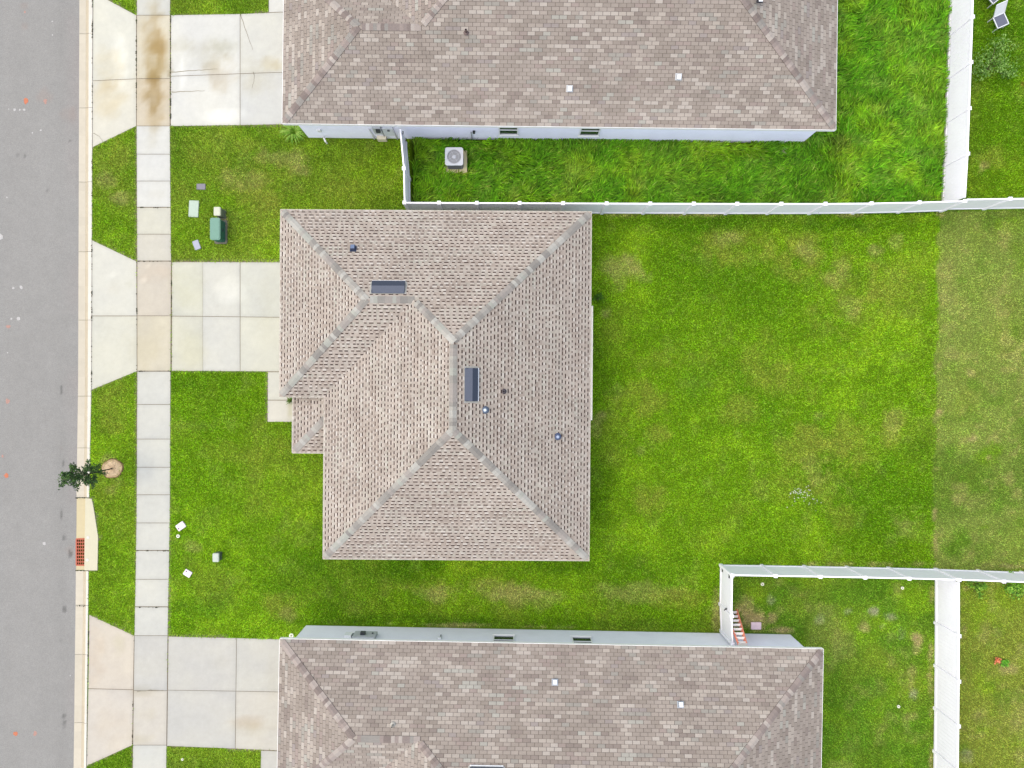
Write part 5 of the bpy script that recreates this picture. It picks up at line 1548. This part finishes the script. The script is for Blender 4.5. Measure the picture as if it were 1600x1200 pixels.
def blades(name, label, reg_id, density, L0, L1, wid, seed, lean=0.95, tall=False):
    g = np.random.default_rng(seed)
    x0, x1, y0, y1 = -19.1, 24.6, -18.6, 18.6
    bb = {1: (-19.1, -16.0, y0, y1), 2: (-16.5, -4.4, 4, y1), 3: (-16.8, 20, y0, 9), 4: (18.3, x1, -9, 9), 5: (-5, 20.3, 6.5, y1), 6: (18.5, x1, 6.5, y1), 7: (8.8, 19.5, y0, -7.5), 8: (18, x1, y0, -7.5)}[reg_id]
    N = int((bb[1] - bb[0]) * (bb[3] - bb[2]) * density)
    X = g.uniform(bb[0], bb[1], N); Y = g.uniform(bb[2], bb[3], N)
    px = 800 + X * FPX / CAM_H; py = 600 - Y * FPX / CAM_H
    m = (region(px, py) == reg_id) & (px > np.interp(py, KY, KX_BACK) + 1.0)
    m &= ~in_quads(px, py, PAVED, 0.5) & ~in_quads(px, py, BLD, 0.0)
    m &= ((px - RING[0]) ** 2 + (py - RING[1]) ** 2 > RING[2] ** 2)
    if tall: m &= (py < np.interp(px, [640, 1467], [324, 324.5])) & (px > 647) & (px < np.interp(py, [-160, 0, 332], [1481, 1476, 1463]))
    X, Y, px, py = X[m], Y[m], px[m], py[m]
    n = len(X)
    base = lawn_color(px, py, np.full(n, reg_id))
    # bare places carry few, short blades
    bare = np.clip((base[:, 0] / np.maximum(base[:, 1], 1e-4) - 1.0) * 3.0, 0, 1)
    keep = g.random(n) > bare * 0.75
    X, Y, px, py, base, bare = X[keep], Y[keep], px[keep], py[keep], base[keep], bare[keep]
    n = len(X)
    clump = fbm(X, Y, 2.2, 400, 3); tuft = vnoise(X, Y, 9.0, 440)
    L = g.uniform(L0, L1, n) * (0.7 + 0.6 * clump) * (1 - 0.5 * bare)
    if tall:
        dirn = 0.75 + 2.6 * (fbm(X, Y, 0.35, 410, 2) - 0.5) + 1.6 * (fbm(X, Y, 1.6, 420, 2) - 0.5) * 2 + g.normal(0, 0.55, n)
        ln = g.uniform(0.5, 1.1, n)
    else:
        dirn = g.uniform(0, 2 * math.pi, n); ln = np.abs(g.normal(0.0, lean, n)) + 0.15
    dx, dy = np.cos(dirn), np.sin(dirn)
    hw = wid * g.uniform(0.7, 1.3, n) / 2
    sx, sy = -dy * hw, dx * hw
    br = g.normal(1.0, 0.34, n).clip(0.35, 2.0) * (0.62 + 0.46 * fbm(X, Y, 4.0, 430, 2) + 0.34 * tuft)
    warm = g.normal(0, 0.10, n)
    C = base * GK * br[:, None]
    tip = (g.random(n) < (0.05 if tall else 0.10)) * g.uniform(0.2, 0.6, n)
    C = C * (1 - tip[:, None]) + np.array(lin(172, 196, 84)) * GK * tip[:, None]
    if tall: C *= (0.62 + 0.5 * vnoise(X, Y, 6.0, 470))[:, None] * 0.92
    C[:, 0] *= 1 + warm; C[:, 2] *= 1 + warm * 0.5
    C = np.clip(C, 0.002, 0.7)
    if tall:
        h1 = L * 0.62; r1 = L * 0.30 * ln; h2 = L * 0.66; r2 = L * (0.75 * ln + 0.1)
        V = np.empty((n, 5, 3), np.float32)
        V[:, 0] = np.stack([X - sx, Y - sy, np.zeros(n)], -1); V[:, 1] = np.stack([X + sx, Y + sy, np.zeros(n)], -1)
        V[:, 2] = np.stack([X + dx * r1 + sx * 1.1, Y + dy * r1 + sy * 1.1, h1], -1); V[:, 3] = np.stack([X + dx * r1 - sx * 1.1, Y + dy * r1 - sy * 1.1, h1], -1)
        V[:, 4] = np.stack([X + dx * r2, Y + dy * r2, h2], -1)
        i0 = np.arange(n)[:, None] * 5
        loops = np.concatenate([i0 + np.array([[0, 1, 2, 3]]), i0 + np.array([[3, 2, 4]])], 1).astype(np.int32).ravel()
        starts = (np.arange(n)[:, None] * 7 + np.array([[0, 4]])).astype(np.int32).ravel(); k = 5
        fade = np.array([0.75, 0.75, 1.0, 1.0, 1.1])
    else:
        hh = L * np.cos(np.minimum(ln, 1.35)); rr = L * np.sin(np.minimum(ln, 1.35))
        V = np.empty((n, 3, 3), np.float32)
        V[:, 0] = np.stack([X - sx, Y - sy, np.full(n, -0.005)], -1); V[:, 1] = np.stack([X + sx, Y + sy, np.full(n, -0.005)], -1)
        V[:, 2] = np.stack([X + dx * rr, Y + dy * rr, hh], -1)
        loops = np.arange(n * 3, dtype=np.int32); starts = np.arange(0, n * 3, 3, dtype=np.int32); k = 3
        fade = np.array([1.0, 1.0, 1.0])
    me = bpy.data.meshes.new(name)
    me.vertices.add(n * k); me.vertices.foreach_set('co', V.ravel())
    me.loops.add(len(loops)); me.loops.foreach_set('vertex_index', loops)
    me.polygons.add(len(starts)); me.polygons.foreach_set('loop_start', starts)
    me.update(calc_edges=True)
    ca = me.color_attributes.new('Col', 'FLOAT_COLOR', 'POINT')
    cc = np.ones((n, k, 4), np.float32); cc[:, :, :3] = C[:, None, :]
    ca.data.foreach_set('color', cc.ravel())
    me.materials.append(M_grass)
    o = link_mesh(name, me)
    tag(o, label, 'grass', kind='stuff')
    print('grass', name, n)

blades('lawn_grass', 'short green grass of the strips between kerb and sidewalk', 1, 900, 0.06, 0.12, 0.030, 1)
blades('lawn_grass', 'short olive green grass of the front lawn around the green transformer', 2, 900, 0.06, 0.12, 0.030, 2)
blades('lawn_grass', 'bright green mown grass around and behind the middle house', 3, 900, 0.06, 0.12, 0.030, 3)
blades('lawn_grass', 'pale dry mown grass of the strip at the right edge', 4, 950, 0.05, 0.09, 0.026, 4)
blades('tall_grass', 'tall unmown wavy grass inside the fenced north yard', 5, 640, 0.26, 0.50, 0.030, 5, tall=True)
blades('lawn_grass', 'deep green grass of the far yard with the patio chairs', 6, 900, 0.06, 0.11, 0.030, 6)
blades('lawn_grass', 'patchy dull green grass of the fenced southeast yard', 7, 950, 0.05, 0.10, 0.028, 7)
blades('lawn_grass', 'pale patchy grass right of the fence in the far southeast yard', 8, 950, 0.05, 0.09, 0.028, 8)

# weeds and moss in the paving joints
def joint_weeds():
    rs = random.Random(31); mb = MB()
    lines = [((144.6, 0), (144.2, 375), 34), ((143.8, 380), (143.4, 605), 30), ((213.4, 26), (213.2, 196), 34), ((266.8, 26), (266.8, 196), 40), ((214, 409), (214.2, 580), 14), ((268.2, 409), (268.4, 580), 14), ((214, 324.3), (266, 324.6), 9), ((214, 408.3), (267, 408.6), 10), ((215, 580), (268, 580), 7), ((213, 860.3), (265, 860.5), 12), ((211, 948.3), (263, 949), 10), ((139, 962), (136, 1195), 16), ((209.6, 995), (207, 1163), 8), ((118, 946.5), (138, 946.5), 6), ((119, 778), (134, 778), 12), ((118, 891.5), (133, 891.5), 5)]
    for a, b, n in lines:
        c0 = [rs.random() for _ in range(max(2, n // 5))]
        for _ in range(n * 3):
            t = min(1, max(0, rs.choice(c0) + rs.gauss(0, 0.012))) if rs.random() < 0.7 else rs.random()
            p = P(a[0] + (b[0] - a[0]) * t + rs.gauss(0, 0.25), a[1] + (b[1] - a[1]) * t + rs.gauss(0, 0.25)); s_ = rs.uniform(0.008, 0.026)
            an = rs.uniform(0, 6.28); d = Vector((math.cos(an), math.sin(an), 0)); e = Vector((-d.y, d.x, 0))
            q = p + Vector((0, 0, 0.024)); col = rs.choice((lin(66, 60, 42, 0.5), lin(86, 76, 52, 0.5), lin(70, 84, 36, 0.5)))
            mb.poly([q - d * s_ * 1.5, q - e * s_, q + d * s_ * 1.5 + Vector((0, 0, 0.012)), q + e * s_], col)
    tag(mb.build('joint_weeds', M_leaf), 'thin dark moss and weeds along the paving joints', 'weeds', kind='stuff')
joint_weeds()

# clover flowers: many tiny white dots
rs = random.Random(77); mb = MB().col(lin(236, 238, 228, 0.75))
for k in range(70):
    if k < 45: px, py = rs.gauss(1248, 8), rs.gauss(770, 4) - 0
    else: px, py = rs.gauss(1258, 12), rs.gauss(780, 8)
    p = P(px, py, 0.07); s = rs.uniform(0.012, 0.026)
    mb.lathe([(s, 0), (s * 0.8, s * 0.7), (s * 0.3, s)], 6, Matrix.Translation((p.x, p.y, 0.06)))
tag(mb.build('clover_flowers', M_leaf), 'patch of tiny white flowers in the back lawn', 'flowers', kind='stuff')
